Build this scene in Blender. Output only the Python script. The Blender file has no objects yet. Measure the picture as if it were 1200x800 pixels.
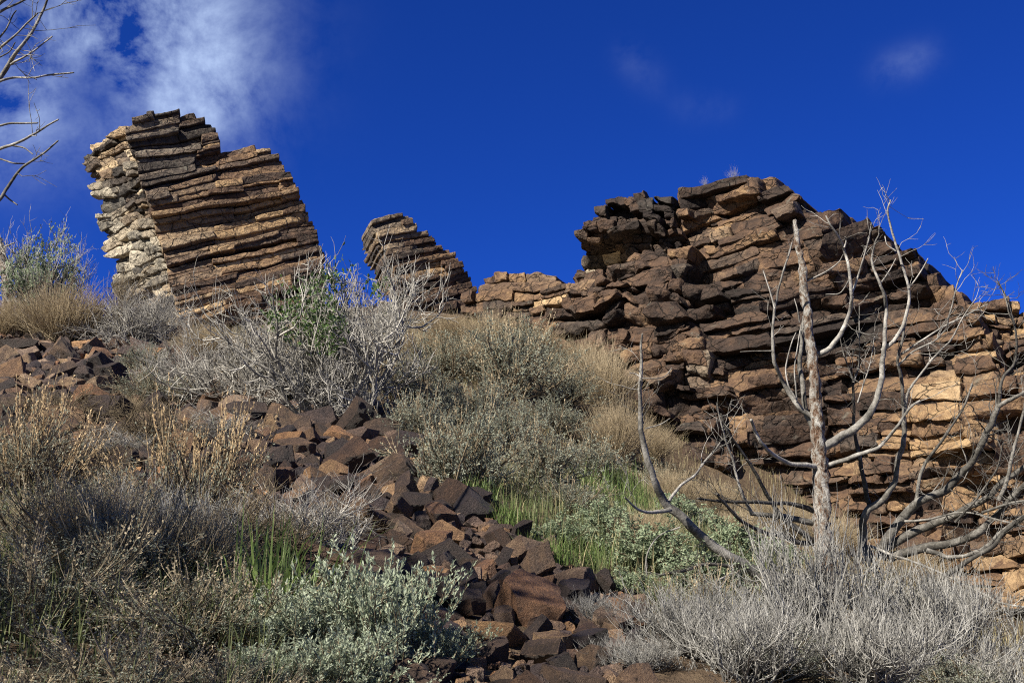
import bpy, bmesh, math, random
import numpy as np
from mathutils import Vector, Matrix

# ------------------------------------------------------------------ camera, sky, sun, exposure
SC = bpy.context.scene
COL = SC.collection
PITCH, HFOV = math.radians(14.0), math.radians(50.0)
CAMZ = 1.6
FPX = 600 / math.tan(HFOV / 2)
cd = bpy.data.cameras.new('camera'); cam = bpy.data.objects.new('camera', cd); COL.objects.link(cam)
cam.location = (0, 0, CAMZ); cam.rotation_euler = (math.pi / 2 + PITCH, 0, 0)
cd.sensor_width = 36; cd.lens = 18 / math.tan(HFOV / 2); cd.clip_start = .05; cd.clip_end = 3000
cd.dof.use_dof = True; cd.dof.focus_distance = 14; cd.dof.aperture_fstop = 20
SC.camera = cam
SUN = Vector((-.56, -.53, .62)).normalized()
wd = bpy.data.worlds.new('World'); SC.world = wd; wd.use_nodes = True
nt = wd.node_tree; nt.nodes.clear()
def N(nt, typ, **k):
    n = nt.nodes.new(typ)
    for a, v in k.items():
        if a.startswith('i_'):
            n.inputs[int(a[2:]) if a[2:].isdigit() else a[2:]].default_value = v
        else: setattr(n, a, v)
    return n
def L(nt, a, b): nt.links.new(a, b)
def ramp(nt, stops, interp='LINEAR'):
    r = nt.nodes.new('ShaderNodeValToRGB'); cr = r.color_ramp; cr.interpolation = interp
    while len(cr.elements) < len(stops): cr.elements.new(.5)
    for e, (p, c) in zip(cr.elements, stops):
        e.position = p; e.color = (*c, 1) if len(c) == 3 else c
    return r
def math_(nt, op, a, b=None, clamp=False):
    m = nt.nodes.new('ShaderNodeMath'); m.operation = op; m.use_clamp = clamp
    for i, v in enumerate((a, b)):
        if v is None: continue
        if isinstance(v, (int, float)): m.inputs[i].default_value = v
        else: L(nt, v, m.inputs[i])
    return m.outputs[0]
def mixc(nt, fac, a, b, mode='MIX'):
    m = nt.nodes.new('ShaderNodeMix'); m.data_type = 'RGBA'; m.blend_type = mode
    for s, v in ((0, fac), (6, a), (7, b)):
        if isinstance(v, (int, float)): m.inputs[s].default_value = v
        elif isinstance(v, tuple): m.inputs[s].default_value = (*v, 1) if len(v) == 3 else v
        else: L(nt, v, m.inputs[s])
    return m.outputs[2]
def ray(px, py):
    dx, dy = (px - 600) / FPX, (400 - py) / FPX
    return np.array([dx, math.cos(PITCH) - dy * math.sin(PITCH), math.sin(PITCH) + dy * math.cos(PITCH)])
sky = N(nt, 'ShaderNodeTexSky', sky_type='NISHITA', sun_disc=False)
sky.sun_elevation = math.asin(SUN.z); sky.sun_rotation = math.atan2(SUN.x, SUN.y)
sky.altitude = 1800; sky.air_density = .8; sky.dust_density = .15; sky.ozone_density = 3.0
tc = N(nt, 'ShaderNodeTexCoord')
# deep polarised blue away from the sun, paler and whiter towards it
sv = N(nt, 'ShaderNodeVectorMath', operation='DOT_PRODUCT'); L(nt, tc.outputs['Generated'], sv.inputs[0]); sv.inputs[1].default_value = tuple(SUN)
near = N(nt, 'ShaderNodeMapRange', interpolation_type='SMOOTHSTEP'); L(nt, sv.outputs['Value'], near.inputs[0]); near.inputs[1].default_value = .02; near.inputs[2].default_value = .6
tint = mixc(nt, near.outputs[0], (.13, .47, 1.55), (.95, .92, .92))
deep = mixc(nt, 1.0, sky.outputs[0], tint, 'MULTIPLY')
# thin clouds at fixed directions of the sky
def lobe(px, py, k):
    d = ray(px, py); d = d / np.linalg.norm(d)
    v = N(nt, 'ShaderNodeVectorMath', operation='DOT_PRODUCT'); L(nt, tc.outputs['Generated'], v.inputs[0]); v.inputs[1].default_value = tuple(d)
    e = math_(nt, 'MULTIPLY', math_(nt, 'SUBTRACT', v.outputs['Value'], 1.0), k)
    return math_(nt, 'EXPONENT', e)
nz = N(nt, 'ShaderNodeTexNoise', i_Scale=11.0, i_Detail=9.0, i_Roughness=.63, i_Distortion=.2); cmp_ = N(nt, 'ShaderNodeMapping'); cmp_.inputs['Location'].default_value = (3.1, 1.7, .4); L(nt, tc.outputs['Generated'], cmp_.inputs[0]); L(nt, cmp_.outputs[0], nz.inputs['Vector'])
lob = math_(nt, 'ADD', lobe(172, 35, 300), math_(nt, 'MULTIPLY', lobe(235, 105, 900), .6))
lob = math_(nt, 'ADD', lob, math_(nt, 'MULTIPLY', lobe(-10, 130, 900), .7))
lob = math_(nt, 'ADD', lob, math_(nt, 'MULTIPLY', lobe(60, -30, 200), .5))
lob = math_(nt, 'SUBTRACT', lob, math_(nt, 'MULTIPLY', lobe(110, 100, 2200), .55))
for wx, wy, wa in ((1032, 84, .3), (1046, 80, .4), (1060, 75, .45), (1074, 71, .4), (1088, 64, .3), (732, 62, .25), (742, 72, .35), (754, 84, .3), (768, 98, .2), (800, 124, .2), (825, 128, .2), (850, 126, .2)):
    lob = math_(nt, 'ADD', lob, math_(nt, 'MULTIPLY', lobe(wx, wy, 11000), wa * .17))
cl = math_(nt, 'MULTIPLY', math_(nt, 'SUBTRACT', math_(nt, 'MULTIPLY', nz.outputs[0], 4.2), 1.62), math_(nt, 'MINIMUM', lob, 1.0), True)
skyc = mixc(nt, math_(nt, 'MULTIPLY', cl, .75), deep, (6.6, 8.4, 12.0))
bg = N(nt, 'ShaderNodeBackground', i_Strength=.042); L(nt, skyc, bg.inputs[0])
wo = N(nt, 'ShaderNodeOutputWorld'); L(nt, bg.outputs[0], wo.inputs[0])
sd = bpy.data.lights.new('sun', 'SUN'); sd.energy = 5.0; sd.angle = math.radians(.5); sd.color = (1, .925, .80)
so = bpy.data.objects.new('sun', sd); COL.objects.link(so); so.rotation_euler = SUN.to_track_quat('Z', 'Y').to_euler()
vs = SC.view_settings; vs.view_transform = 'Standard'; vs.look = 'None'; vs.exposure = 1.08; vs.gamma = 1; vs.use_curve_mapping = False
SC.cycles.use_denoising = False; SC.cycles.filter_width = 1.1; SC.cycles.max_bounces = 5; SC.cycles.diffuse_bounces = 3; SC.cycles.glossy_bounces = 1; SC.cycles.transmission_bounces = 1
SC.cycles.transparent_max_bounces = 4

# ------------------------------------------------------------------ numeric helpers
def W(px, py, D):
    d = ray(px, py); return np.array([0, 0, CAMZ]) + d * (D / d[1])
def Wv(px, py, D):
    px, py, D = np.broadcast_arrays(np.asarray(px, float), np.asarray(py, float), np.asarray(D, float))
    dx, dy = (px - 600) / FPX, (400 - py) / FPX
    y = math.cos(PITCH) - dy * math.sin(PITCH); z = math.sin(PITCH) + dy * math.cos(PITCH)
    s = D / y
    return np.stack([dx * s, D, CAMZ + z * s], -1)
def project(P):
    P = np.asarray(P, float); y = P[..., 1]; z = P[..., 2] - CAMZ
    c = y * math.cos(PITCH) + z * math.sin(PITCH); v = -y * math.sin(PITCH) + z * math.cos(PITCH)
    c = np.where(np.abs(c) < 1e-4, 1e-4, c)
    return 600 + FPX * P[..., 0] / c, 400 - FPX * v / c, c
def _h(i, j, k, s):
    n = (i * 374761393 + j * 668265263 + k * 1442695041 + s * 974711 + 12345) & 0x7fffffff
    n = ((n ^ (n >> 13)) * 1274126177) & 0x7fffffff
    n = ((n ^ (n >> 15)) * 2246822519) & 0x7fffffff
    return ((n ^ (n >> 14)) & 0xffff) / 65535.0
def vnoise(P, s=0):
    P = np.asarray(P, float); f = np.floor(P).astype(np.int64); t = P - f; t = t * t * (3 - 2 * t)
    i, j, k = f[..., 0], f[..., 1], f[..., 2]; a, b, c = t[..., 0], t[..., 1], t[..., 2]
    r = 0
    for di in (0, 1):
        for dj in (0, 1):
            for dk in (0, 1):
                r = r + _h(i + di, j + dj, k + dk, s) * (a if di else 1 - a) * (b if dj else 1 - b) * (c if dk else 1 - c)
    return r * 2 - 1
def fbm(P, s=0, o=3):
    r, a = 0, 1.0
    for q in range(o): r = r + a * vnoise(P * 2.03 ** q, s + q * 17); a *= .5
    return r
def vecfbm(P, s=0, o=3): return np.stack([fbm(P, s, o), fbm(P + 31.7, s + 5, o), fbm(P - 17.3, s + 9, o)], -1)
def inpoly(x, y, poly):
    x, y = np.asarray(x, float), np.asarray(y, float); r = np.zeros(x.shape, bool); n = len(poly)
    for a in range(n):
        (x0, y0), (x1, y1) = poly[a], poly[(a + 1) % n]
        if y0 == y1: continue
        c = ((y0 > y) != (y1 > y)) & (x < (x1 - x0) * (y - y0) / (y1 - y0) + x0)
        r ^= c
    return r
class MB:
    def __init__(s): s.V, s.F, s.A, s.B, s.n = [], [], [], [], 0
    def add(s, V, F, tone=0., pale=0.):
        V = np.asarray(V, float).reshape(-1, 3); F = np.asarray(F, np.int64)
        s.V.append(V); s.F.append(F + s.n)
        s.A.append(np.broadcast_to(tone, (len(V),))); s.B.append(np.broadcast_to(pale, (len(V),))); s.n += len(V)
    def mesh(s, name, mat, smooth=True, origin=(0, 0, 0), sharp=0):
        V = np.concatenate(s.V) - np.asarray(origin); me = bpy.data.meshes.new(name)
        me.vertices.add(len(V)); me.vertices.foreach_set('co', V.astype(np.float32).ravel())
        tot = np.concatenate([np.full(len(f), f.shape[1]) for f in s.F]); idx = np.concatenate([f.ravel() for f in s.F])
        st = np.concatenate([[0], np.cumsum(tot)[:-1]])
        me.loops.add(len(idx)); me.loops.foreach_set('vertex_index', idx.astype(np.int32))
        me.polygons.add(len(tot)); me.polygons.foreach_set('loop_start', st.astype(np.int32))
        me.update(calc_edges=True)
        for nm, arr in (('tone', s.A), ('pale', s.B)):
            at = me.attributes.new(nm, 'FLOAT', 'POINT'); at.data.foreach_set('value', np.concatenate(arr).astype(np.float32))
        me.polygons.foreach_set('use_smooth', np.full(len(tot), smooth))
        me.materials.append(mat); me.validate()
        if sharp: me.set_sharp_from_angle(angle=math.radians(sharp))
        return me
def link(name, me, parent=None, loc=None):
    o = bpy.data.objects.new(name, me); COL.objects.link(o)
    if loc is not None: o.location = tuple(loc)
    if parent: o.parent = parent
    return o
def tag(o, label=None, cat=None, group=None, kind=None):
    for k, v in (('label', label), ('category', cat), ('group', group), ('kind', kind)):
        if v: o[k] = v
    return o
def empty(name, loc, label, cat, group=None):
    o = bpy.data.objects.new(name, None); COL.objects.link(o); o.location = tuple(loc); o.empty_display_size = .2
    return tag(o, label, cat, group)
def cubegrid(nu, nv, nw, ease=True):
    def ax(n):
        s = np.linspace(-1, 1, n + 1); return np.sin(s * math.pi / 2) if ease else s
    A = [ax(nu), ax(nv), ax(nw)]; n = (nu, nv, nw); ids = {}; V = []; F = []
    def vid(i):
        if i not in ids: ids[i] = len(V); V.append([A[c][i[c]] for c in range(3)])
        return ids[i]
    for a in range(3):
        b, c = (a + 1) % 3, (a + 2) % 3
        for side in (0, n[a]):
            for p in range(n[b]):
                for q in range(n[c]):
                    qd = []
                    for (dp, dq) in ((0, 0), (1, 0), (1, 1), (0, 1)):
                        i = [0, 0, 0]; i[a] = side; i[b] = p + dp; i[c] = q + dq; qd.append(vid(tuple(i)))
                    F.append(qd if side else qd[::-1])
    return np.array(V), np.array(F)

# ------------------------------------------------------------------ materials
def mat_base(name, rough=.9, spec=.2):
    m = bpy.data.materials.new(name); m.use_nodes = True; t = m.node_tree; t.nodes.clear()
    b = N(t, 'ShaderNodeBsdfPrincipled', i_Roughness=rough); b.inputs['Specular IOR Level'].default_value = spec
    o = N(t, 'ShaderNodeOutputMaterial'); L(t, b.outputs[0], o.inputs[0]); return m, t, b
def noise(t, scale, detail=5, rough=.6, vec=None, dist=0, scl=None):
    n = N(t, 'ShaderNodeTexNoise', i_Scale=scale, i_Detail=float(detail), i_Roughness=rough, i_Distortion=dist)
    if vec is not None:
        if scl:
            mp = N(t, 'ShaderNodeMapping'); mp.inputs['Scale'].default_value = scl; L(t, vec, mp.inputs[0]); vec = mp.outputs[0]
        L(t, vec, n.inputs['Vector'])
    return n.outputs[0]
def attr(t, nm): return N(t, 'ShaderNodeAttribute', attribute_name=nm).outputs['Fac']
def bump(t, b, h, strength, dist):
    n = N(t, 'ShaderNodeBump', i_Strength=strength, i_Distance=dist); L(t, h, n.inputs['Height']); L(t, n.outputs[0], b.inputs['Normal'])
def rock_mat():
    m, t, b = mat_base('basalt', .85, .25)
    tc = N(t, 'ShaderNodeTexCoord').outputs['Object']
    n1 = noise(t, 1.1, 5, .62, tc, .4); n2 = noise(t, 5.5, 6, .65, tc); n3 = noise(t, 26, 5, .7, tc); n4 = noise(t, 3.0, 6, .7, tc, 1.0, (1, 1, 3.2))
    f = math_(t, 'ADD', attr(t, 'tone'), math_(t, 'MULTIPLY', math_(t, 'SUBTRACT', n1, .5), .75))
    f = math_(t, 'ADD', f, math_(t, 'MULTIPLY', math_(t, 'SUBTRACT', n2, .5), .55))
    f = math_(t, 'ADD', f, math_(t, 'MULTIPLY', math_(t, 'SUBTRACT', n3, .5), .35))
    f = math_(t, 'ADD', f, math_(t, 'MULTIPLY', math_(t, 'SUBTRACT', n4, .5), .5))
    r = ramp(t, [(0, (.022, .016, .014)), (.22, (.052, .034, .026)), (.42, (.105, .064, .042)), (.60, (.20, .125, .07)), (.80, (.37, .25, .135)), (1, (.50, .36, .21))]); L(t, f, r.inputs[0])
    g = ramp(t, [(.26, (.03, .028, .026)), (.44, (.10, .094, .085)), (.60, (.25, .225, .18)), (.84, (.48, .43, .34))])
    L(t, math_(t, 'ADD', math_(t, 'MULTIPLY', n2, .75), math_(t, 'MULTIPLY', attr(t, 'tone'), .38)), g.inputs[0])
    c = mixc(t, attr(t, 'pale'), r.outputs[0], g.outputs[0])
    # grey-green and orange lichen
    l1 = ramp(t, [(.60, (0, 0, 0)), (.68, (1, 1, 1))]); L(t, noise(t, 2.3, 7, .72, tc, .6), l1.inputs[0])
    c = mixc(t, math_(t, 'MULTIPLY', l1.outputs[0], .5), c, (.17, .17, .14))
    l2 = ramp(t, [(.69, (0, 0, 0)), (.73, (1, 1, 1))]); mp = N(t, 'ShaderNodeMapping', ); mp.inputs['Location'].default_value = (7, 3, 9); L(t, tc, mp.inputs[0])
    L(t, noise(t, 3.1, 6, .7, mp.outputs[0], .5), l2.inputs[0])
    c = mixc(t, math_(t, 'MULTIPLY', l2.outputs[0], .6), c, (.30, .11, .035))
    wv = N(t, 'ShaderNodeVectorMath', operation='ADD'); wn = N(t, 'ShaderNodeTexNoise', i_Scale=2.6, i_Detail=4.0); L(t, tc, wn.inputs['Vector'])
    ws = N(t, 'ShaderNodeVectorMath', operation='SCALE'); ws.inputs['Scale'].default_value = .45; L(t, wn.outputs['Color'], ws.inputs[0]); L(t, tc, wv.inputs[0]); L(t, ws.outputs[0], wv.inputs[1])
    mp2 = N(t, 'ShaderNodeMapping'); mp2.inputs['Scale'].default_value = (1.5, 1.5, 2.6); L(t, wv.outputs[0], mp2.inputs[0])
    vo = N(t, 'ShaderNodeTexVoronoi', feature='DISTANCE_TO_EDGE', i_Scale=1.0); L(t, mp2.outputs[0], vo.inputs['Vector'])
    ck = ramp(t, [(0, (1, 1, 1)), (.028, (0, 0, 0))]); L(t, vo.outputs['Distance'], ck.inputs[0])
    v2 = N(t, 'ShaderNodeTexVoronoi', feature='F1', i_Scale=7.0); L(t, wv.outputs[0], v2.inputs['Vector'])
    c = mixc(t, math_(t, 'MULTIPLY', ck.outputs[0], .75), c, (.018, .014, .012))
    sp = ramp(t, [(.30, (.62, .60, .60)), (.5, (1, 1, 1)), (.7, (1.3, 1.28, 1.25))]); L(t, noise(t, 48, 5, .75, tc), sp.inputs[0]); c = mixc(t, 1.0, c, sp.outputs[0], 'MULTIPLY')
    L(t, c, b.inputs['Base Color'])
    h = math_(t, 'ADD', math_(t, 'MULTIPLY', n2, .6), math_(t, 'MULTIPLY', n3, .45))
    h = math_(t, 'SUBTRACT', math_(t, 'ADD', h, math_(t, 'MULTIPLY', v2.outputs['Distance'], .55)), math_(t, 'MULTIPLY', ck.outputs[0], .5))
    bump(t, b, h, 1.0, .10); return m
def talus_mat():
    m, t, b = mat_base('talus_basalt', .62, .4)
    tc = N(t, 'ShaderNodeTexCoord').outputs['Object']
    rnd = N(t, 'ShaderNodeObjectInfo').outputs['Random']; isl = attr(t, 'tone')
    n1 = noise(t, 2.2, 5, .6, tc, .5); n2 = noise(t, 14, 6, .68, tc); n3 = noise(t, 60, 4, .7, tc)
    s = math_(t, 'FRACT', math_(t, 'ADD', rnd, isl))
    f = math_(t, 'ADD', math_(t, 'ADD', math_(t, 'MULTIPLY', math_(t, 'POWER', s, 1.6), .66), .15), math_(t, 'MULTIPLY', math_(t, 'SUBTRACT', n1, .42), .8))
    f = math_(t, 'ADD', f, math_(t, 'MULTIPLY', math_(t, 'SUBTRACT', n2, .5), .5))
    f = math_(t, 'ADD', f, math_(t, 'MULTIPLY', math_(t, 'SUBTRACT', n3, .5), .22))
    r = ramp(t, [(0, (.030, .023, .022)), (.28, (.062, .043, .037)), (.48, (.112, .074, .055)), (.70, (.21, .135, .087)), (.95, (.42, .29, .17))]); L(t, f, r.inputs[0])
    s2 = math_(t, 'FRACT', math_(t, 'MULTIPLY', s, 7.31)); tint = ramp(t, [(0, (.86, .90, 1.12)), (.45, (1, 1, 1)), (.72, (1.06, 1, .92)), (.88, (1.22, .95, .76)), (1, (1.3, 1.2, .98))]); L(t, s2, tint.inputs[0])
    rc = mixc(t, 1.0, r.outputs[0], tint.outputs[0], 'MULTIPLY')
    l2 = ramp(t, [(.66, (0, 0, 0)), (.72, (1, 1, 1))]); L(t, noise(t, 7, 6, .7, tc, .5), l2.inputs[0])
    c = mixc(t, math_(t, 'MULTIPLY', l2.outputs[0], .45), rc, (.2, .185, .155))
    sp = ramp(t, [(.32, (.66, .64, .64)), (.5, (1, 1, 1)), (.68, (1.34, 1.32, 1.28))]); L(t, noise(t, 11, 6, .72, tc), sp.inputs[0]); c = mixc(t, 1.0, c, sp.outputs[0], 'MULTIPLY')
    L(t, c, b.inputs['Base Color'])
    bump(t, b, math_(t, 'ADD', n2, math_(t, 'MULTIPLY', n3, .6)), 1.0, .085); return m
def ground_mat():
    m, t, b = mat_base('stony_soil', .95, .1)
    tc = N(t, 'ShaderNodeTexCoord').outputs['Object']
    n1 = noise(t, .9, 6, .6, tc); n2 = noise(t, 9, 6, .7, tc); n3 = noise(t, 70, 3, .7, tc)
    r = ramp(t, [(.3, (.045, .032, .024)), (.5, (.10, .072, .05)), (.7, (.17, .13, .085))]); L(t, math_(t, 'ADD', math_(t, 'MULTIPLY', n1, .5), math_(t, 'MULTIPLY', n2, .5)), r.inputs[0])
    L(t, r.outputs[0], b.inputs['Base Color']); bump(t, b, math_(t, 'ADD', n2, math_(t, 'MULTIPLY', n3, .4)), .8, .06); return m
def plant_mat(name, c0, c1, rough=.75, trans=0., scale=6, spec=.2):
    """colour between c0 and c1: tone attribute (each stem or leaf its own) + slow noise"""
    m, t, b = mat_base(name, rough, spec)
    tc = N(t, 'ShaderNodeTexCoord').outputs['Object']
    f = math_(t, 'ADD', math_(t, 'MULTIPLY', attr(t, 'tone'), .75), math_(t, 'MULTIPLY', math_(t, 'SUBTRACT', noise(t, scale, 3, .6, tc), .4), .8), True)
    c = mixc(t, f, c0, c1)
    L(t, c, b.inputs['Base Color'])
    if trans:
        o = [n for n in t.nodes if n.type == 'OUTPUT_MATERIAL'][0]
        tr = N(t, 'ShaderNodeBsdfTranslucent'); L(t, c, tr.inputs[0])
        mx = N(t, 'ShaderNodeMixShader'); mx.inputs[0].default_value = trans
        L(t, b.outputs[0], mx.inputs[1]); L(t, tr.outputs[0], mx.inputs[2]); L(t, mx.outputs[0], o.inputs[0])
    return m
def wood_mat():
    m, t, b = mat_base('weathered_wood', .7, .3)
    tc = N(t, 'ShaderNodeTexCoord').outputs['Object']
    n1 = noise(t, 9, 5, .65, tc, .3); n2 = noise(t, 50, 4, .7, tc)
    f = math_(t, 'ADD', attr(t, 'tone'), math_(t, 'ADD', math_(t, 'MULTIPLY', math_(t, 'SUBTRACT', n1, .5), 1.5), math_(t, 'MULTIPLY', math_(t, 'SUBTRACT', n2, .5), .8)))
    r = ramp(t, [(0, (.022, .020, .018)), (.3, (.075, .07, .062)), (.62, (.20, .19, .175)), (1, (.45, .43, .40))]); L(t, f, r.inputs[0])
    L(t, r.outputs[0], b.inputs['Base Color']); bump(t, b, math_(t, 'ADD', n1, n2), .6, .01); return m
def bark_mat():
    m, t, b = mat_base('flaking_bark', .85, .15)
    tc = N(t, 'ShaderNodeTexCoord').outputs['Object']
    n1 = noise(t, 22, 5, .7, tc, .8, (1, 1, .5)); n2 = noise(t, 55, 4, .7, tc)
    f = math_(t, 'ADD', n1, math_(t, 'MULTIPLY', math_(t, 'SUBTRACT', n2, .5), .35))
    r = ramp(t, [(.33, (.02, .015, .012)), (.42, (.12, .07, .045)), (.5, (.20, .175, .15)), (.58, (.30, .285, .265)), (.75, (.44, .428, .41))]); L(t, f, r.inputs[0])
    L(t, r.outputs[0], b.inputs['Base Color']); bump(t, b, f, 1.0, .03); return m
M_ROCK, M_TALUS, M_GROUND, M_WOOD, M_BARK = rock_mat(), talus_mat(), ground_mat(), wood_mat(), bark_mat()
M_DEADTWIG = plant_mat('grey_twig', (.06, .058, .053), (.475, .465, .44), .8)
M_SILVERTWIG = plant_mat('silver_twig', (.085, .08, .072), (.56, .535, .49), .8)
M_TANTWIG = plant_mat('tan_twig', (.085, .07, .048), (.46, .39, .28), .85)
M_DARKTWIG = plant_mat('dark_twig', (.038, .028, .018), (.28, .225, .15), .85)
M_STRAW = plant_mat('straw', (.24, .185, .115), (.66, .55, .38), .8, .25)
M_SEED = plant_mat('seed_head', (.26, .18, .10), (.60, .47, .30), .9, .15)
M_SAGE = plant_mat('sage_leaf', (.12, .135, .10), (.40, .42, .345), .85, .3)
M_SILVER = plant_mat('silver_sage_leaf', (.17, .215, .14), (.50, .55, .43), .75, .25)
M_GULLY = plant_mat('gully_leaf', (.11, .155, .085), (.37, .43, .29), .75, .25)
M_GREEN = plant_mat('green_leaf', (.03, .065, .018), (.135, .215, .06), .5, .3, spec=.4)
M_GRASS = plant_mat('green_blade', (.075, .12, .03), (.22, .30, .10), .5, .35, spec=.35)
M_DRYGRASS = plant_mat('dry_blade', (.16, .145, .07), (.52, .45, .27), .8, .3)
M_OLIVE = plant_mat('olive_blade', (.055, .075, .028), (.21, .23, .11), .7, .35)
M_JUNIPER = plant_mat('juniper_spray', (.02, .045, .018), (.075, .12, .045), .8, .1)

# ------------------------------------------------------------------ ground
CP = [(650, 800, 4.0), (100, 800, 3.4), (300, 800, 3.6), (1000, 800, 4.4), (550, 600, 8.3), (400, 680, 5.8), (430, 520, 12), (300, 480, 15),
      (300, 600, 8), (100, 600, 7.6), (100, 430, 19.5), (0, 385, 23), (60, 372, 25), (130, 385, 25), (230, 400, 29), (330, 375, 29.5), (420, 400, 24),
      (490, 372, 35), (555, 372, 29), (400, 490, 14), (570, 540, 12), (700, 580, 12), (600, 450, 18), (640, 410, 22.5), (700, 410, 22.5), (740, 480, 20), (800, 565, 17.5),
      (900, 640, 15.8), (1000, 695, 14.6), (1200, 780, 12.5), (720, 690, 7), (860, 690, 7.5), (965, 700, 7.5), (1100, 735, 8.5), (740, 760, 4.9), (1200, 800, 6.5), (0, 520, 12), (200, 520, 11.5)]
pts = [tuple(W(*c)) for c in CP] + [(-3, 0, .2), (0, 0, 0), (3, 0, -.2), (0, -10, -3.6), (-15, -10, -2.5), (15, -10, -4.5), (-14, 10, 5), (-20, 25, 8.5), (-30, 40, 9.5), (-12, 34, 9.6), (-9, 45, 10),
     (0, 45, 10), (0, 36, 9.8), (10, 35, 8), (25, 40, 7), (12, 8, .8), (20, 15, .9), (25, 0, -2), (12, 25, 4), (-25, 5, 3.5), (-45, 0, 2), (45, 0, -4), (45, 50, 6), (-45, 50, 9)]
pts = np.array(pts)
def tps_k(r2): return np.where(r2 > 1e-9, r2 * np.log(np.maximum(r2, 1e-9)) * .5, 0)
_n = len(pts); _A = np.zeros((_n + 3, _n + 3))
_d = ((pts[:, None, :2] - pts[None, :, :2]) ** 2).sum(-1); _A[:_n, :_n] = tps_k(_d) + np.eye(_n) * .25
_A[:_n, _n] = 1; _A[:_n, _n + 1:] = pts[:, :2]; _A[_n:, :_n] = _A[:_n, _n:].T
_w = np.linalg.solve(_A, np.concatenate([pts[:, 2], [0, 0, 0]]))
def H(x, y):
    x, y = np.asarray(x, float), np.asarray(y, float)
    cx, cy = np.clip(x, -45, 45), np.clip(y, -12, 48)
    d2 = (cx[..., None] - pts[:, 0]) ** 2 + (cy[..., None] - pts[:, 1]) ** 2
    z = tps_k(d2) @ _w[:_n] + _w[_n] + _w[_n + 1] * cx + _w[_n + 2] * cy
    out = np.hypot(x - cx, y - cy)
    q = np.stack([x * .7, y * .7, x * 0], -1)
    return z - out * .12 + .07 * fbm(q, 3, 3)
def ground_hit(px, py):
    d = ray(px, py); t = np.linspace(2.5, 45, 900); P = np.array([0, 0, CAMZ]) + d[None] * (t / d[1])[:, None]
    below = P[:, 2] < H(P[:, 0], P[:, 1]); i = np.argmax(below) if below.any() else int(np.argmin(P[:, 2] - H(P[:, 0], P[:, 1]) + 9 * (t > 30)))
    return P[i].copy()
def gpoint(px, py, D=None):
    p = W(px, py, D) if D else ground_hit(px, py)
    p[2] = float(H(p[0], p[1])); return p
g = np.concatenate([np.linspace(-12, 12, 241), 12 + (np.linspace(0, 1, 60)[1:] ** 2.6) * 600]); gx = np.concatenate([-(12 + (np.linspace(0, 1, 60)[1:] ** 2.6) * 600)[::-1], g])
gy = np.concatenate([-8 - (np.linspace(0, 1, 40)[1:] ** 2.5)[::-1] * 600, np.linspace(-8, 40, 400), 40 + (np.linspace(0, 1, 40)[1:] ** 2.5) * 600])
X, Y = np.meshgrid(gx, gy); Z = np.concatenate([H(X[i:i + 40], Y[i:i + 40]) for i in range(0, len(X), 40)])
nx, ny = len(gx), len(gy); I = np.arange(nx * ny).reshape(ny, nx)
mb = MB(); mb.add(np.stack([X, Y, Z], -1), np.stack([I[:-1, :-1], I[:-1, 1:], I[1:, 1:], I[1:, :-1]], -1).reshape(-1, 4))
tag(link('ground', mb.mesh('ground', M_GROUND)), kind='structure')

# ------------------------------------------------------------------ basalt columns seen from the side: stacks of long broken blocks
CG = cubegrid(18, 8, 7)
def build_blocks(mb, C8, rng, rad=.05, amp=.035, chips=5, chipd=(.1, .7), warp=.05, tone=0., pale=0., seed=0):
    """C8 [B,8,3]: corners in order (u,v,w) bits; each block rounded, chipped and roughened"""
    T, F = CG; B = len(C8)
    lu = np.linalg.norm(C8[:, 4] - C8[:, 0], axis=1) / 2; lv = np.linalg.norm(C8[:, 2] - C8[:, 0], axis=1) / 2; lw = np.linalg.norm(C8[:, 1] - C8[:, 0], axis=1) / 2
    h = np.stack([lu, lv, lw], -1)[:, None]
    t = T.copy(); t[:, 2] = np.where(t[:, 2] < 1, -1 + 2 * ((t[:, 2] + 1) / 2) ** 2.0, 1)
    q = t[None] * h; r = np.minimum(rad * rng.uniform(.6, 1.5, (B, 1, 1)), h * .55)
    inn = np.clip(q, -(h - r), h - r); d = q - inn; dl = np.linalg.norm(d, axis=-1, keepdims=True)
    q = np.where(dl > 1e-6, inn + d / np.maximum(dl, 1e-6) * np.minimum(dl, r), q); q = q / h
    q = q * h
    for c in range(chips):
        n = rng.uniform(.25, 1, (B, 1, 3)) * np.where(rng.random((B, 1, 3)) < .5, -1, 1); n[..., 2] = -np.abs(n[..., 2])
        ed = rng.random((B, 1)) < .5; n[..., 0] = np.where(ed, rng.normal(size=(B, 1)) * .12, n[..., 0]); n /= np.linalg.norm(n, axis=-1, keepdims=True)
        dd = (np.abs(n) * h).sum(-1, keepdims=True) - lv[:, None, None] * rng.uniform(*chipd, (B, 1, 1))
        ex = np.maximum(0, (q * n).sum(-1, keepdims=True) - dd); q = q - ex * n
    q = q / h
    u, v, w = [(q[..., a:a + 1] + 1) / 2 for a in range(3)]
    P = 0
    for a in range(8):
        P = P + C8[:, a][:, None] * ((u if a & 4 else 1 - u) * (v if a & 2 else 1 - v) * (w if a & 1 else 1 - w))
    P = P + vecfbm(P * .9, seed, 2) * warp + vecfbm(P * 4.2, seed + 3, 2) * amp + vecfbm(P * 13, seed + 7, 2) * amp * .38
    nv_ = len(T); Fo = (F[None] + (np.arange(B) * nv_)[:, None, None]).reshape(-1, 4)
    tn = np.repeat(np.broadcast_to(tone, (B,)), nv_); pl = np.repeat(np.broadcast_to(pale, (B,)), nv_)
    mb.add(P.reshape(-1, 3), Fo, tn, pl)
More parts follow.
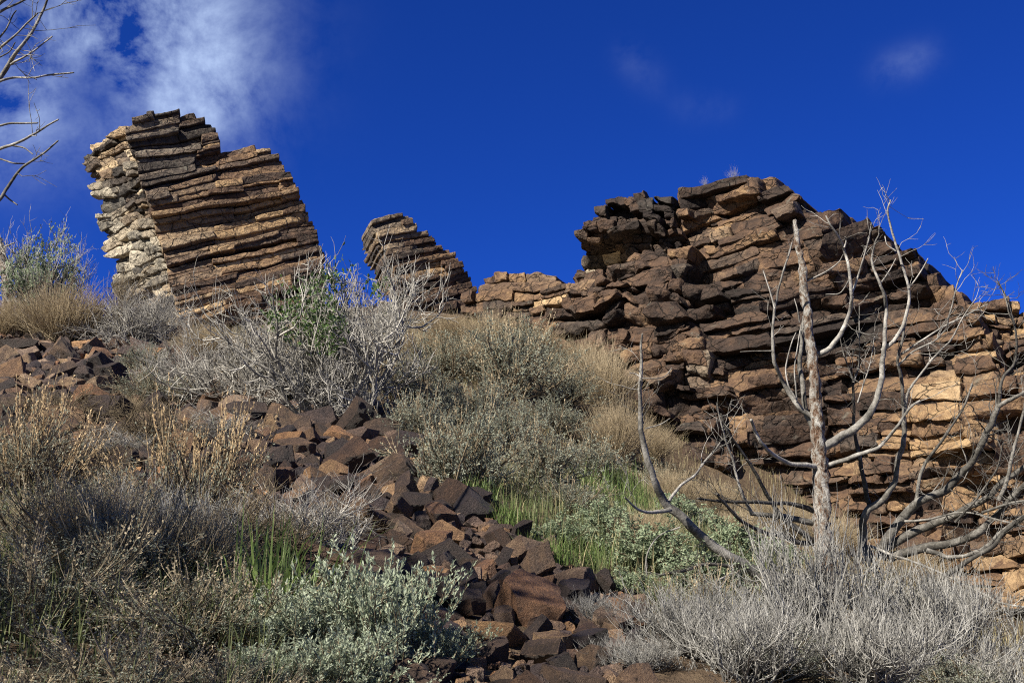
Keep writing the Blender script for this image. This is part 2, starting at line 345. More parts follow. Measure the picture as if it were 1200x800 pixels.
def layer_blocks(rng, poly, yfun, depth, into, thick, t0, t1, lay, width, jit=.12, ragged=6, deepen=(1.6, 3.0), vgap=1.02, cont=.0, layj=.8, split=.0):
    """layers between t0 and t1 (pixel-thickness lay) cut by the outline; returns block corners and their centre pixels"""
    C, cen = [], []; t = t0; into = np.asarray(into, float)
    prev = []
    while t < t1:
        th = rng.uniform(*lay); x = np.arange(min(p[0] for p in poly) - 4, max(p[0] for p in poly) + 4, 2.0)
        ym = yfun(x, t + th / 2); ins = inpoly(x, ym, poly)
        e = np.diff(np.concatenate([[0], ins.astype(int), [0]])); st, en = np.where(e == 1)[0], np.where(e == -1)[0]
        cuts = []
        for a, b in zip(st, en):
            xa, xb = x[a] + rng.uniform(-ragged, ragged) * .5, x[b - 1] + rng.uniform(-ragged, ragged)
            if xb - xa < 5: continue
            xs = [xa]
            while True:
                wd_ = rng.uniform(*width) * (2.2 if rng.random() < .18 else 1)
                nx_ = xs[-1] + wd_
                near = [p for p in prev if abs(p - nx_) < wd_ * .45]
                if near and rng.random() < cont: nx_ = min(near, key=lambda p: abs(p - nx_)) + rng.uniform(-1, 1)
                if nx_ > xb - width[0] * .5: break
                xs.append(nx_)
            xs.append(xb); cuts += xs
            lj = rng.normal() * jit * layj; th *= .7 if (layj == .81 and t < 215) else 1
            for k in range(len(xs) - 1):
                x0, x1 = xs[k], xs[k + 1]; tt = t + th * (1 - vgap) / 2; th2 = th * vgap
                dj = lj + rng.normal() * jit + (rng.uniform(2, 4) * jit if rng.random() < .07 else 0)
                pieces = [(tt, tt + th2)]
                if rng.random() < split: fr = rng.uniform(.35, .65); pieces = [(tt, tt + th2 * fr), (tt + th2 * fr, tt + th2)]
                for q_, (ta, tb) in enumerate(pieces):
                    ya, yb = rng.uniform(-.10, .10, 2) * (tb - ta); dq = dj + (rng.normal() * jit * .8 if len(pieces) > 1 else 0)
                    cs = np.zeros((8, 3)); xm = (x0 + x1) / 2
                    for iu, xe in ((0, x0 - .4), (1, x1 + .4)):
                        for iv, yy in ((0, tb + yb), (1, ta + ya)):
                            sl = float(yfun(np.array([xe + 1.]), yy)[0] - yfun(np.array([xe]), yy)[0]); xx = xe + (sl * (tb - ta) if iv else 0)
                            py = float(yfun(np.array([xx]), yy)[0]); p = W(xx, py, float(depth(xx, py))) + into * dq
                            cs[iu * 4 + iv * 2] = p; cs[iu * 4 + iv * 2 + 1] = p + into * rng.uniform(*deepen)
                    C.append(cs); cen.append((xm, float(yfun(np.array([xm]), (ta + tb) / 2)[0]), tb - ta))
        prev = cuts; t += th
    return np.array(C), np.array(cen)
def sinto(a): return (math.sin(math.radians(a)), math.cos(math.radians(a)), 0)
def pnoise(c, s, k): return fbm(np.stack([c[:, 0] / k, c[:, 1] / k * 1.8, c[:, 0] * 0], -1), s, 2)

def rock_thing(name, parts, base, label, cat):
    r = empty(name, base, label, cat)
    for nm, mb in parts: link(nm, mb.mesh(nm, M_ROCK, origin=base, sharp=38), r)
    return r

# --- tall leaning tower on the left
rng = np.random.default_rng(11)
front = [(146, 150), (160, 144), (175, 133), (205, 130), (230, 131), (246, 143), (258, 156), (262, 178), (302, 172), (326, 180), (342, 203), (355, 236), (370, 266), (382, 300), (381, 345), (372, 425), (206, 425), (207, 365), (195, 312), (180, 262), (165, 205)]
def y_tower(x, t): return t - (np.asarray(x) - 180) * (.215 + .04 * math.sin(t * .02)) + 2.0 * np.sin(np.asarray(x) * .03 + t * .07)
def corner_x(py): return np.interp(py, [145, 205, 262, 312, 365, 420], [146, 165, 180, 195, 207, 212])
def d_front(x, y): return 29 + .006 * (x - corner_x(y)) + .35 * math.sin(y * .05)* .3
C, cen = layer_blocks(rng, front, y_tower, d_front, sinto(-15), 1, 108, 490, (4.8, 10), (26, 90), .05, 1.5, (2.0, 3.2), 1.03, .65, .8, .22)
tone = .49 + .30 * pnoise(cen, 5, 45) + rng.normal(size=len(cen)) * .12
tone -= np.clip((215 - cen[:, 1]) / 60, 0, 1) * .13           # the cap is darker varnished rock
tone -= np.clip((cen[:, 0] - 340) / 30, 0, 1) * .1  # shadow along the right edge put into the block tone
tone += .16 * np.exp(-((cen[:, 0] - 290) / 60) ** 2 - ((cen[:, 1] - 290) / 50) ** 2)
mbf = MB(); build_blocks(mbf, C, rng, .022, .022, 4, (.1, .55), .05, tone, np.clip(rng.normal(size=len(cen)) * .12, 0, .5) + np.clip((240 - cen[:, 0]) / 40, 0, 1) * .3, 1)
left = [(102, 180), (114, 162), (130, 154), (150, 147), (167, 205), (182, 262), (197, 312), (210, 365), (214, 430), (140, 430), (134, 352), (128, 310), (121, 272), (109, 225)]
def y_left(x, t): return t - (np.asarray(x) - 180) * .42 + 3 * np.sin(np.asarray(x) * .07 + t * .05)
def d_left(x, y): return 29.3 + .024 * (corner_x(y) - x)
C, cen = layer_blocks(rng, left, y_left, d_left, (math.cos(math.radians(22)), math.sin(math.radians(22)), .05), 1, 100, 470, (6.5, 12), (8, 15), .075, 1, (.8, 1.3), 1.08, 0, .2, .2)
mbl = MB(); pl = np.clip(.62 + .5 * pnoise(cen, 9, 40) + .35 * np.clip((cen[:, 1] - 230) / 80, -1, 1) * .6, .15, 1)
build_blocks(mbl, C, rng, .03, .035, 5, (.1, .6), .06, np.clip(.5 + rng.normal(size=len(cen)) * .38, -.3, 1.1), pl, 2)
rock_thing('rock_tower', [('layered_face', mbf), ('broken_side', mbl)], W(230, 400, 29.5), 'tall leaning tower of brown layered basalt with a pale broken left side', 'rock tower')

# --- thin leaning fin in the middle distance
rng = np.random.default_rng(12)
fin = [(x_ + 8, y_) for x_, y_ in [(427, 258), (440, 251), (468, 249), (480, 262), (497, 269), (510, 285), (521, 296), (535, 312), (548, 330), (557, 345), (556, 390), (490, 392), (475, 372), (462, 335), (446, 308), (434, 280)]]
def y_fin(x, t): return t - (np.asarray(x) - 480) * .23 + 1.2 * np.sin(np.asarray(x) * .06 + t * .1)
C, cen = layer_blocks(rng, fin, y_fin, lambda x, y: 36 + .010 * (x - 480), sinto(-18), 1, 232, 420, (4.5, 8), (16, 48), .06, 4, (1.5, 2.6), 1.03, 0, .8, .1)
mbf = MB(); build_blocks(mbf, C, rng, .025, .022, 4, (.1, .6), .05, .44 + .28 * pnoise(cen, 4, 30) + rng.normal(size=len(cen)) * .12, np.clip(.55 - (cen[:, 0] - 455) / 60, 0, .5), 3)
fl = [(x_ + 8, y_) for x_, y_ in [(430, 268), (436, 280), (448, 308), (464, 335), (477, 372), (490, 395), (440, 395), (445, 340), (438, 300)]]
C, cen = layer_blocks(rng, fl, lambda x, t: t - (np.asarray(x) - 450) * .3, lambda x, y: 36.3 + .06 * (np.interp(y, [268, 308, 372], [438, 456, 485]) - x), (math.cos(.35), math.sin(.35), 0), 1, 250, 420, (5, 9), (5, 9), .12, 3, (.7, 1.2), 1.05, 0, .25)
mbl = MB(); build_blocks(mbl, C, rng, .03, .035, 5, (.1, .6), .06, np.clip(.5 + rng.normal(size=len(cen)) * .25, 0, 1), np.clip(.55 + .4 * pnoise(cen, 9, 20), 0, 1), 4)
rock_thing('rock_fin', [('layered_face', mbf), ('broken_side', mbl)], W(510, 375, 36.5), 'narrow leaning fin of layered basalt between the tall tower and the cliff', 'rock fin')

# --- the long cliff on the right
rng = np.random.default_rng(13)
main = [(792, 236), (800, 226), (830, 218), (875, 210), (905, 218), (934, 222), (938, 240), (970, 256), (1020, 262), (1029, 276), (1045, 282), (1050, 296), (1074, 291), (1087, 301), (1088, 326), (1112, 333), (1138, 350), (1150, 372), (1168, 430), (1240, 480), (1400, 520), (1400, 830), (890, 830), (840, 640), (812, 560), (800, 420), (796, 300)]
def y_main(x, t):
    s = np.interp(t, [100, 260, 400, 520, 800], [-.33, -.27, -.17, -.06, .05])
    x = np.asarray(x); return t + s * (x - 1000) + 3 * np.sin(x * .017 + t * .03) + 2.2 * np.sin(x * .061 + t * .045)
def d_main(x, y): return 18.4 - .0085 * (x - 1000) + .006 * (560 - y) + .4 * math.sin(x * .021 + y * .013) + .28 * math.sin(x * .05 - y * .04) + .15 * math.sin(x * .11 + y * .09)
C, cen = layer_blocks(rng, main, y_main, d_main, sinto(33), 1, 110, 800, (9.5, 20), (15, 60), .12, 5, (2.0, 3.2), 1.08, .45, .81, .22)
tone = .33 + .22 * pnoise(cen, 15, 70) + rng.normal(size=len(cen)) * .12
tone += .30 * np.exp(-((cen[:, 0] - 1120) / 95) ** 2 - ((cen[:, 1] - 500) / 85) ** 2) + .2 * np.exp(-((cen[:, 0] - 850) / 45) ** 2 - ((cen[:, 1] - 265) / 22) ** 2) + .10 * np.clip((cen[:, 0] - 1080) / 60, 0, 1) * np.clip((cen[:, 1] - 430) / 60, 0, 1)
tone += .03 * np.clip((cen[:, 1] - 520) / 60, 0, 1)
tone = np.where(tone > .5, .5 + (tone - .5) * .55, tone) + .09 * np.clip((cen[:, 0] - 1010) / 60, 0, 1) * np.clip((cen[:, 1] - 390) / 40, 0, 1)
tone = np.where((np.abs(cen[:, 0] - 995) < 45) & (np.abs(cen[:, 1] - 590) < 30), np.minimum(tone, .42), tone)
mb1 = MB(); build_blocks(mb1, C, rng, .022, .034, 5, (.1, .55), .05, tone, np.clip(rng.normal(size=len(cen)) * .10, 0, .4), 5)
rub = [(700, 330), (735, 300), (800, 290), (822, 400), (838, 480), (860, 560), (880, 640), (900, 700), (800, 640), (760, 540), (700, 470), (620, 430), (600, 400), (650, 360)]
C, cen = layer_blocks(rng, rub, lambda x, t: t - .12 * (np.asarray(x) - 760) + 5 * np.sin(np.asarray(x) * .05 + t * .05) + 4 * np.sin(np.asarray(x) * .12 - t * .09), lambda x, y: 19.4 + .0135 * (800 - x) + .006 * (560 - y) + .3 * math.sin(x * .06) * math.sin(y * .05), sinto(30), 1, 240, 720, (13, 24), (13, 36), .16, 5, (1.4, 2.4), 1.08, 0, .35, .2)
C2, cen2 = layer_blocks(np.random.default_rng(55), main, y_main, lambda x, y: d_main(x, y) + .24, sinto(33), 1, 110, 800, (12, 22), (20, 60), .06, 3, (1.2, 2.0), 1.15, .3, .3, 0)
build_blocks(mb1, C2, np.random.default_rng(56), .02, .034, 3, (.1, .4), .05, np.minimum(.36 + .2 * pnoise(cen2, 15, 60) + rng.normal(size=len(cen2)) * .12, .46), 0, 15)
rub_ = (rub, lambda x, t: t - .12 * (np.asarray(x) - 760) + 5 * np.sin(np.asarray(x) * .05 + t * .05), lambda x, y: 19.62 + .0135 * (800 - x) + .006 * (560 - y) + .3 * math.sin(x * .06) * math.sin(y * .05))
C2, cen2 = layer_blocks(np.random.default_rng(57), *rub_, sinto(30), 1, 240, 720, (11, 20), (13, 36), .06, 3, (1, 1.6), 1.15, 0, .3, 0)
mb2 = MB(); build_blocks(mb2, C2, np.random.default_rng(58), .03, .04, 4, (.1, .6), .08, np.minimum(.30 + .2 * pnoise(cen2, 6, 45), .45), 0, 16); build_blocks(mb2, C, rng, .035, .04, 6, (.2, .8), .08, np.minimum(.29 + .22 * pnoise(cen, 6, 45) + rng.normal(size=len(cen)) * .14, .5), np.clip(rng.normal(size=len(cen)) * .2 - .05, 0, .5), 6)
knob = [(676, 280), (688, 262), (700, 243), (720, 233), (760, 228), (787, 232), (800, 300), (790, 345), (740, 345), (700, 345), (664, 345), (664, 325), (682, 305)]
def d_knob(x, y): return 20.2 + .013 * (800 - x) + .006 * (560 - y) + 1.3 * math.exp(-((x - 718) / 38) ** 2 - ((y - 308) / 15) ** 2) - .35 * math.exp(-((y - 262) / 22) ** 2)
C, cen = layer_blocks(rng, knob, lambda x, t: t - .1 * (np.asarray(x) - 740) + 3 * np.sin(np.asarray(x) * .09 + t * .07), d_knob, sinto(25), 1, 205, 370, (6, 11), (7, 17), .14, 4, (1.4, 2.2), 1.1, 0, .3, .2)
pl = .95 * np.exp(-((cen[:, 0] - 715) / 26) ** 2 - ((cen[:, 1] - 312) / 13) ** 2) + np.clip(rng.normal(size=len(cen)) * .2, 0, .6)
mb3 = MB(); build_blocks(mb3, C, rng, .035, .04, 5, (.15, .7), .08, np.clip(.12 + .15 * pnoise(cen, 6, 30) + rng.normal(size=len(cen)) * .1 + .9 * (pl > .5), 0, 1), np.clip(pl, 0, 1), 7)
low = [(543, 352), (556, 346), (572, 322), (600, 313), (630, 315), (645, 322), (664, 335), (672, 325), (720, 322), (745, 345), (740, 420), (690, 450), (640, 430), (600, 415), (543, 405)]
C, cen = layer_blocks(rng, low, lambda x, t: t - .10 * (np.asarray(x) - 640) + 2 * np.sin(np.asarray(x) * .06 + t * .08), lambda x, y: 22.5 + .028 * (700 - x) + .006 * (400 - y), sinto(20), 1, 300, 470, (7, 13), (12, 44), .11, 4, (1.5, 2.6), 1.06, 0, .5, .25)
mb4 = MB(); build_blocks(mb4, C, rng, .028, .034, 5, (.1, .6), .06, .34 + .24 * pnoise(cen, 8, 40) + rng.normal(size=len(cen)) * .15, np.clip(rng.normal(size=len(cen)) * .14, 0, .5), 8)
rock_thing('basalt_cliff', [('layered_face', mb1), ('rubbly_face', mb2), ('overhanging_knob', mb3), ('low_shoulder', mb4)], W(960, 640, 16), 'long dark brown basalt cliff of stacked layers filling the right side', 'cliff')
rng = np.random.default_rng(14)
far = [(1128, 362), (1140, 352), (1165, 352), (1185, 350), (1210, 362), (1300, 372), (1420, 420), (1420, 620), (1150, 620)]
C, cen = layer_blocks(rng, far, lambda x, t: t - .12 * (np.asarray(x) - 1200) + 3 * np.sin(np.asarray(x) * .07 + t * .05), lambda x, y: 17.8 - .004 * (x - 1180) + .006 * (500 - y), sinto(25), 1, 320, 640, (8, 15), (10, 32), .16, 5, (1.5, 2.6), 1.07, 0, .4, .3)
mb5 = MB(); build_blocks(mb5, C, rng, .035, .04, 5, (.15, .7), .08, .38 + .2 * pnoise(cen, 8, 40) + rng.normal(size=len(cen)) * .15, np.clip(rng.normal(size=len(cen)) * .3, 0, .7), 9)
b5 = W(1200, 560, 20); o = link('rock_outcrop', mb5.mesh('rock_outcrop', M_ROCK, origin=b5, sharp=38), None, b5); tag(o, 'rubbly grey and orange outcrop rising behind the right end of the cliff', 'rock outcrop')
def poly_rock(rng, planes=9, dims=(1, .8, .6), rough=.03, edge=.16, bev=.022):
    """a block cut by random planes, its edges worn, its faces roughened"""
    bm = bmesh.new(); bmesh.ops.create_cube(bm, size=1.7)
    for k in range(planes):
        if k < 6:
            n = np.zeros(3); n[k // 2] = 1 if k % 2 else -1; n = n + rng.normal(size=3) * .24; d = rng.uniform(.62, .84)
        else: n = rng.normal(size=3); d = rng.uniform(.70, 1.0)
        n = n / np.linalg.norm(n)
        bmesh.ops.bisect_plane(bm, geom=bm.verts[:] + bm.edges[:] + bm.faces[:], plane_co=Vector(n * d), plane_no=Vector(n), clear_outer=True, clear_inner=False)
        e = [q for q in bm.edges if q.is_boundary]
        if e: bmesh.ops.edgenet_fill(bm, edges=e)
    for v in bm.verts: v.co = Vector((v.co.x * dims[0], v.co.y * dims[1], v.co.z * dims[2]))
    bmesh.ops.remove_doubles(bm, verts=bm.verts[:], dist=.03)
    bmesh.ops.bevel(bm, geom=bm.edges[:], offset=bev, offset_type='OFFSET', segments=1, profile=.5, affect='EDGES', clamp_overlap=True)
    bmesh.ops.triangulate(bm, faces=bm.faces[:])
    for k in range(4):
        lg = [e for e in bm.edges if e.calc_length() > edge]
        if not lg: break
        bmesh.ops.subdivide_edges(bm, edges=lg, cuts=1); bmesh.ops.triangulate(bm, faces=bm.faces[:])
    bmesh.ops.recalc_face_normals(bm, faces=bm.faces[:])
    bm.verts.index_update(); P = np.array([v.co for v in bm.verts]); F = np.array([[v.index for v in f.verts] for f in bm.faces]); bm.free()
    P = P + vecfbm(P * 1.6 + rng.uniform(-50, 50, 3), 5, 3) * rough * 1.1 + vecfbm(P * 8 + rng.uniform(-50, 50, 3), 6, 2) * rough * .35
    return P, F

# ------------------------------------------------------------------ talus of loose rocks
TAL = [(0, 384), (120, 388), (225, 402), (236, 455), (290, 472), (440, 500), (520, 560), (600, 625), (680, 690), (742, 700), (775, 960), (480, 960), (470, 800), (380, 700), (300, 620), (150, 600), (0, 560)]
rng = np.random.default_rng(21)
TMPL = []
for k in range(28):
    dims = rng.choice(4); dims = [(1, .8, .62), (1, .9, .8), (1.15, .75, .42), (1.25, .6, .55)][dims]
    P, F = poly_rock(rng, int(rng.integers(8, 13)), dims, .04); m_ = MB(); m_.add(P, F); TMPL.append(m_.mesh('loose_rock', M_TALUS, sharp=26))
P_small = [poly_rock(rng, 9, [(1, .8, .6), (1, .9, .8), (1.15, .75, .45)][k % 3], .05, .45, .04) for k in range(14)]
def slope_n(x, y):
    e = .15; a = (H(x + e, y) - H(x - e, y)) / (2 * e); b = (H(x, y + e) - H(x, y - e)) / (2 * e); return np.array([-a, -b, 1]) / math.sqrt(a * a + b * b + 1)
HERO = [  # px, py of the middle, width px, tilt, template dims, label
 (672, 786, 96, (1.25, .8, .5), 'broad flat brown rock with an orange patch at the very bottom of the talus'),
 (672, 700, 62, (1, .8, 1.0), 'tall tan faced boulder with a dark right side near the foot of the talus'),
 (648, 750, 58, (1.1, .8, .8), 'brown rock with a dark pitted right end, just above the broad flat one'),
 (522, 690, 48, (1, .7, .9), 'blue-grey rock striped with twig shadows left of the rock pile'),
 (618, 690, 50, (.9, .7, 1.0), 'upright dark brown rock with a flat front, left of the tall tan boulder'),
 (556, 650, 74, (1.4, .6, .45), 'long brown slab leaning down to the right in mid talus'),
 (492, 588, 58, (1.1, .8, .8), 'squarish brown block on the crest of the rock pile'),
 (505, 640, 62, (1, .9, 1), 'large dark split rock with a deep shadow on its right'),
 (445, 518, 62, (1.3, .9, .5), 'wide dark slab at the top of the rock pile under the grey shrub'),
 (388, 545, 66, (1.3, .8, .35), 'flat tan topped slab below the big grey shrub'),
 (352, 500, 44, (1, .8, .9), 'pointed brown rock below the left edge of the big grey shrub'),
 (690, 640, 40, (1.1, .7, .6), 'dark rock beside the green grass at the right edge of the talus')]
occ = []
for i, (px, py, wpx, dims, lab) in enumerate(HERO):
    p = ground_hit(px, py + wpx * .25); D = p[1]; s = wpx * D / FPX / 2.3 / max(dims[0], .9)
    P, F = poly_rock(np.random.default_rng(300 + i), 10, dims, .04, .10); m_ = MB(); m_.add(P, F)
    o = link('boulder', m_.mesh('boulder', M_TALUS, sharp=26), None, (p[0], p[1], float(H(p[0], p[1])) + s * dims[2] * .38)); o.scale = (s, s, s)
    o.rotation_euler = (rng.uniform(-.25, .25) + .25, rng.uniform(-.2, .2), rng.uniform(-.5, .5)); tag(o, lab, 'rock', 'named rocks of the talus'); occ.append((p[0], p[1], s * .75))
cand = []
for (r0, r1, tries, over) in ((.19, .31, 1300, .95), (.12, .19, 7000, .90), (.075, .12, 36000, .88), (.045, .075, 64000, .84)):
    xs = rng.uniform(-11, 2.6, tries); ys = 2.8 + rng.uniform(0, 1, tries) ** 1.3 * 22.4; zs = H(xs, ys); px, py, _ = project(np.stack([xs, ys, zs], -1))
    ok = inpoly(px + rng.normal(size=tries) * 8, py + rng.normal(size=tries) * 6, TAL) & (px > -60)
    for x, y, z in zip(xs[ok], ys[ok], zs[ok]):
        r = rng.uniform(r0, r1) * min(.88, max(.38, .19 + .053 * y))
        cand.append((x, y, z, r, over))
grid = {}
def clash(x, y, r, over):
    i, j = int(x // .5), int(y // .5)
    for a in range(i - 1, i + 2):
        for b in range(j - 1, j + 2):
            for (qx, qy, qr) in grid.get((a, b), ()):
                if (x - qx) ** 2 + (y - qy) ** 2 < ((r + qr) * over) ** 2: return True
    return False
for (x, y, r) in occ: grid.setdefault((int(x // .5), int(y // .5)), []).append((x, y, r))
keep = []
for (x, y, z, r, over) in cand:
    if clash(x, y, r, over): continue
    grid.setdefault((int(x // .5), int(y // .5)), []).append((x, y, r)); keep.append((x, y, z, r))
keep.sort(key=lambda k: -k[3] / k[1]); stuff = MB()
for n_, (x, y, z, r) in enumerate(keep):
    eul = (rng.uniform(0, 6.28) if r < .12 else rng.normal() * .5, rng.normal() * .5, rng.uniform(0, 6.28))
    if n_ < 288:
        o = link('loose_rock', TMPL[int(rng.integers(len(TMPL)))], None, (x, y, z + r * rng.uniform(.25, .6))); sc = r * 1.28; o.scale = (sc * rng.uniform(.85, 1.2), sc * rng.uniform(.85, 1.2), sc * rng.uniform(.8, 1.15)); o.rotation_euler = eul
        tag(o, 'angular dark brown rock lying loose among the others in the talus', 'rock', 'loose rocks of the talus slope')
    else:
        P, F = P_small[int(rng.integers(len(P_small)))]; R = np.array(Matrix.Rotation(eul[2], 3, 'Z') @ Matrix.Rotation(eul[0], 3, 'X') @ Matrix.Rotation(eul[1], 3, 'Y'))
        stuff.add((P * rng.uniform(.85, 1.2, 3)) @ R.T * r * 1.28 + np.array([x, y, z + r * .35]), F, rng.random())
tag(link('talus_rubble', stuff.mesh('talus_rubble', M_TALUS, sharp=26)), 'smaller broken brown rocks filling in and covering the far part of the talus', 'rubble', kind='stuff')
print('rocks', len(keep))

# ------------------------------------------------------------------ twigs, leaves, blades
def tubes(P, R, sides=3):
    P, R = np.asarray(P, float), np.asarray(R, float); n, K, _ = P.shape
    T = np.gradient(P, axis=1); T /= np.maximum(np.linalg.norm(T, axis=-1, keepdims=True), 1e-9)
    ref = np.where(np.abs(T[:, 0, 2:3]) > .9, np.array([[1., 0, 0]]), np.array([[0, 0, 1.]]))
    u = np.cross(T[:, 0], ref); u /= np.linalg.norm(u, axis=-1, keepdims=True); ring = []
    ang = np.arange(sides) * 2 * math.pi / sides
    for k in range(K):
        u = u - (u * T[:, k]).sum(-1, keepdims=True) * T[:, k]; u /= np.maximum(np.linalg.norm(u, axis=-1, keepdims=True), 1e-9); v = np.cross(T[:, k], u)
        ring.append(P[:, k, None] + R[:, k, None, None] * (np.cos(ang)[None, :, None] * u[:, None] + np.sin(ang)[None, :, None] * v[:, None]))
    V = np.stack(ring, 1)
    I = np.arange(n * K * sides).reshape(n, K, sides); J = np.roll(I, -1, 2)
    F = np.stack([I[:, :-1], J[:, :-1], J[:, 1:], I[:, 1:]], -1).reshape(-1, 4); return V.reshape(-1, 3), F
def grow(rng, base, dirs, length, K=5, wander=.15, up=0.):
    n = len(base); P = np.zeros((n, K, 3)); P[:, 0] = base; d = dirs / np.linalg.norm(dirs, axis=1, keepdims=True)
    for k in range(1, K):
        d = d + rng.normal(size=(n, 3)) * wander + np.array([0, 0, up]); d /= np.linalg.norm(d, axis=1, keepdims=True)
        P[:, k] = P[:, k - 1] + d * (length / (K - 1))[:, None]
    return P
def sprout(rng, P, per, t=(.3, 1.0), ang=.7, ratio=(.3, .6), K=4, wander=.15, up=.05):
    n, Kp, _ = P.shape; idx = np.repeat(np.arange(n), per); tt = rng.uniform(*t, len(idx)) * (Kp - 1); k = np.minimum(tt.astype(int), Kp - 2); f = (tt - k)[:, None]
    base = P[idx, k] * (1 - f) + P[idx, k + 1] * f; td = P[idx, k + 1] - P[idx, k]; td /= np.maximum(np.linalg.norm(td, axis=1, keepdims=True), 1e-9)
    plen = np.linalg.norm(np.diff(P, axis=1), axis=-1).sum(1)[idx]; d = td + rng.normal(size=td.shape) * ang
    return grow(rng, base, d, plen * rng.uniform(*ratio, len(idx)), K, wander, up), base
def add_tubes(mb, rng, P, r0, r1, sides=3, tone=None):
    n, K, _ = P.shape; R = np.linspace(1, 0, K)[None] * (np.broadcast_to(r0, (n,))[:, None] - r1) + r1
    V, F = tubes(P, R, sides); tn = rng.random(n) if tone is None else np.broadcast_to(tone, (n,))
    mb.add(V, F, np.repeat(tn, K * sides))
def leaves(mb, rng, pos, dirs, ln, wd_, grp=54):
    n = len(pos); d = dirs / np.maximum(np.linalg.norm(dirs, axis=1, keepdims=True), 1e-9); s = np.cross(d, rng.normal(size=(n, 3))); s /= np.maximum(np.linalg.norm(s, axis=1, keepdims=True), 1e-9)
    nn = np.cross(d, s); l = (ln * rng.uniform(.6, 1.3, n))[:, None]; w = (wd_ * rng.uniform(.7, 1.3, n))[:, None]
    V = np.stack([pos, pos + d * l * .55 + s * w + nn * w * .35, pos + d * l, pos + d * l * .55 - s * w + nn * w * .35], 1)
    mb.add(V.reshape(-1, 3), np.arange(n * 4).reshape(-1, 4), np.repeat(rng.random(n) * .45 + .55 * rng.random(n // grp + 1).repeat(grp)[:n], 4))
def along(rng, P, per, t=(.2, 1)):
    n, K, _ = P.shape; idx = np.repeat(np.arange(n), per); tt = rng.uniform(*t, len(idx)) * (K - 1); k = np.minimum(tt.astype(int), K - 2); f = (tt - k)[:, None]
    td = P[idx, k + 1] - P[idx, k]; return P[idx, k] * (1 - f) + P[idx, k + 1] * f, td / np.maximum(np.linalg.norm(td, axis=1, keepdims=True), 1e-9)
def dome_dirs(rng, n, spread=1.0):
    a = rng.uniform(0, 2 * math.pi, n); e = rng.uniform(0, 1, n) ** .7 * spread
    return np.stack([np.sin(e) * np.cos(a), np.sin(e) * np.sin(a), np.cos(e)], -1)
# every template is about one metre wide; returns [(part name, mesh)]
def t_sage(seed, stalks=90, leafy=1.0, lf=1.0, stem=None, seedn=9, sw=.0042):
    rng = np.random.default_rng(seed); b, f, s = MB(), MB(), MB()
    d = dome_dirs(rng, 46, 1.25); base = rng.normal(size=(46, 3)) * .05; base[:, 2] = -.08
    P = grow(rng, base, d, rng.uniform(.34, .58, 46) * (1 + .0 * d[:, 0]), 6, .17, .07); add_tubes(b, rng, P, .010, .004, 4)
    Q, _ = sprout(rng, P, 9, (.35, 1), .65, (.30, .55), 4, .2, .10); add_tubes(b, rng, Q, .0035, .0014)
    lp, ld = along(rng, Q, int(18 * leafy), (.15, 1)); lp += rng.normal(size=lp.shape) * .008; leaves(f, rng, lp, ld + rng.normal(size=lp.shape) * .6, .027 * lf, .0048 * lf)
    if stalks:
        S, _ = sprout(rng, P, max(1, stalks // 46), (.75, 1), .12, (.35, .75), 5, .06, .20); add_tubes(s, rng, S, .0024, .0012)
        sp, sd_ = along(rng, S, seedn, (.45, 1)); leaves(s, rng, sp, sd_ + rng.normal(size=sp.shape) * .35, .020, sw)
    r = [('branches', b.mesh('branches', M_DARKTWIG)), ('foliage', f.mesh('foliage', M_SAGE, False))]
    if stalks: r.append(('flower_stalks', s.mesh('flower_stalks', stem or M_STRAW)))
    return r
def t_grey(seed, upright=.08, leaf=0, mat=None, thick=1., fine=6, spread=1.2):
    rng = np.random.default_rng(seed); b, f = MB(), MB(); d = dome_dirs(rng, 38, spread); base = rng.normal(size=(38, 3)) * .05; base[:, 2] = -.08
    P = grow(rng, base, d, rng.uniform(.35, .6, 38), 7, .2, .05); add_tubes(b, rng, P, .011 * thick, .004 * thick, 4, rng.random(38) * .5)
    Q, _ = sprout(rng, P, 8, (.3, 1), .7, (.35, .65), 5, .18, upright); add_tubes(b, rng, Q, .0045 * thick, .0018 * thick)
    S, _ = sprout(rng, Q, fine, (.25, 1), .6, (.35, .8), 4, .16, upright * 1.5); add_tubes(b, rng, S, .0022 * thick, .0009 * thick)
    r = [('branches', b.mesh('branches', mat or M_DEADTWIG))]
    if leaf:
        lp, ld = along(rng, S, leaf, (.5, 1)); leaves(f, rng, lp, ld + rng.normal(size=lp.shape) * .6, .024, .005); r.append(('foliage', f.mesh('foliage', M_SAGE, False)))
    return r
def t_straw(seed, n=1500, green=0, mat=None):
    rng = np.random.default_rng(seed); b = MB(); d = dome_dirs(rng, n, 1.15); base = rng.normal(size=(n, 3)) * .07; base[:, 2] = -.04
    P = grow(rng, base, d, rng.uniform(.32, .62, n), 5, .10, .05); add_tubes(b, rng, P, .0026, .0010)
    Q, _ = sprout(rng, P[::2], 2, (.45, 1), .3, (.25, .5), 3, .1, .05); add_tubes(b, rng, Q, .0015, .0007)
    return [('stems', b.mesh('stems', mat or M_STRAW))]
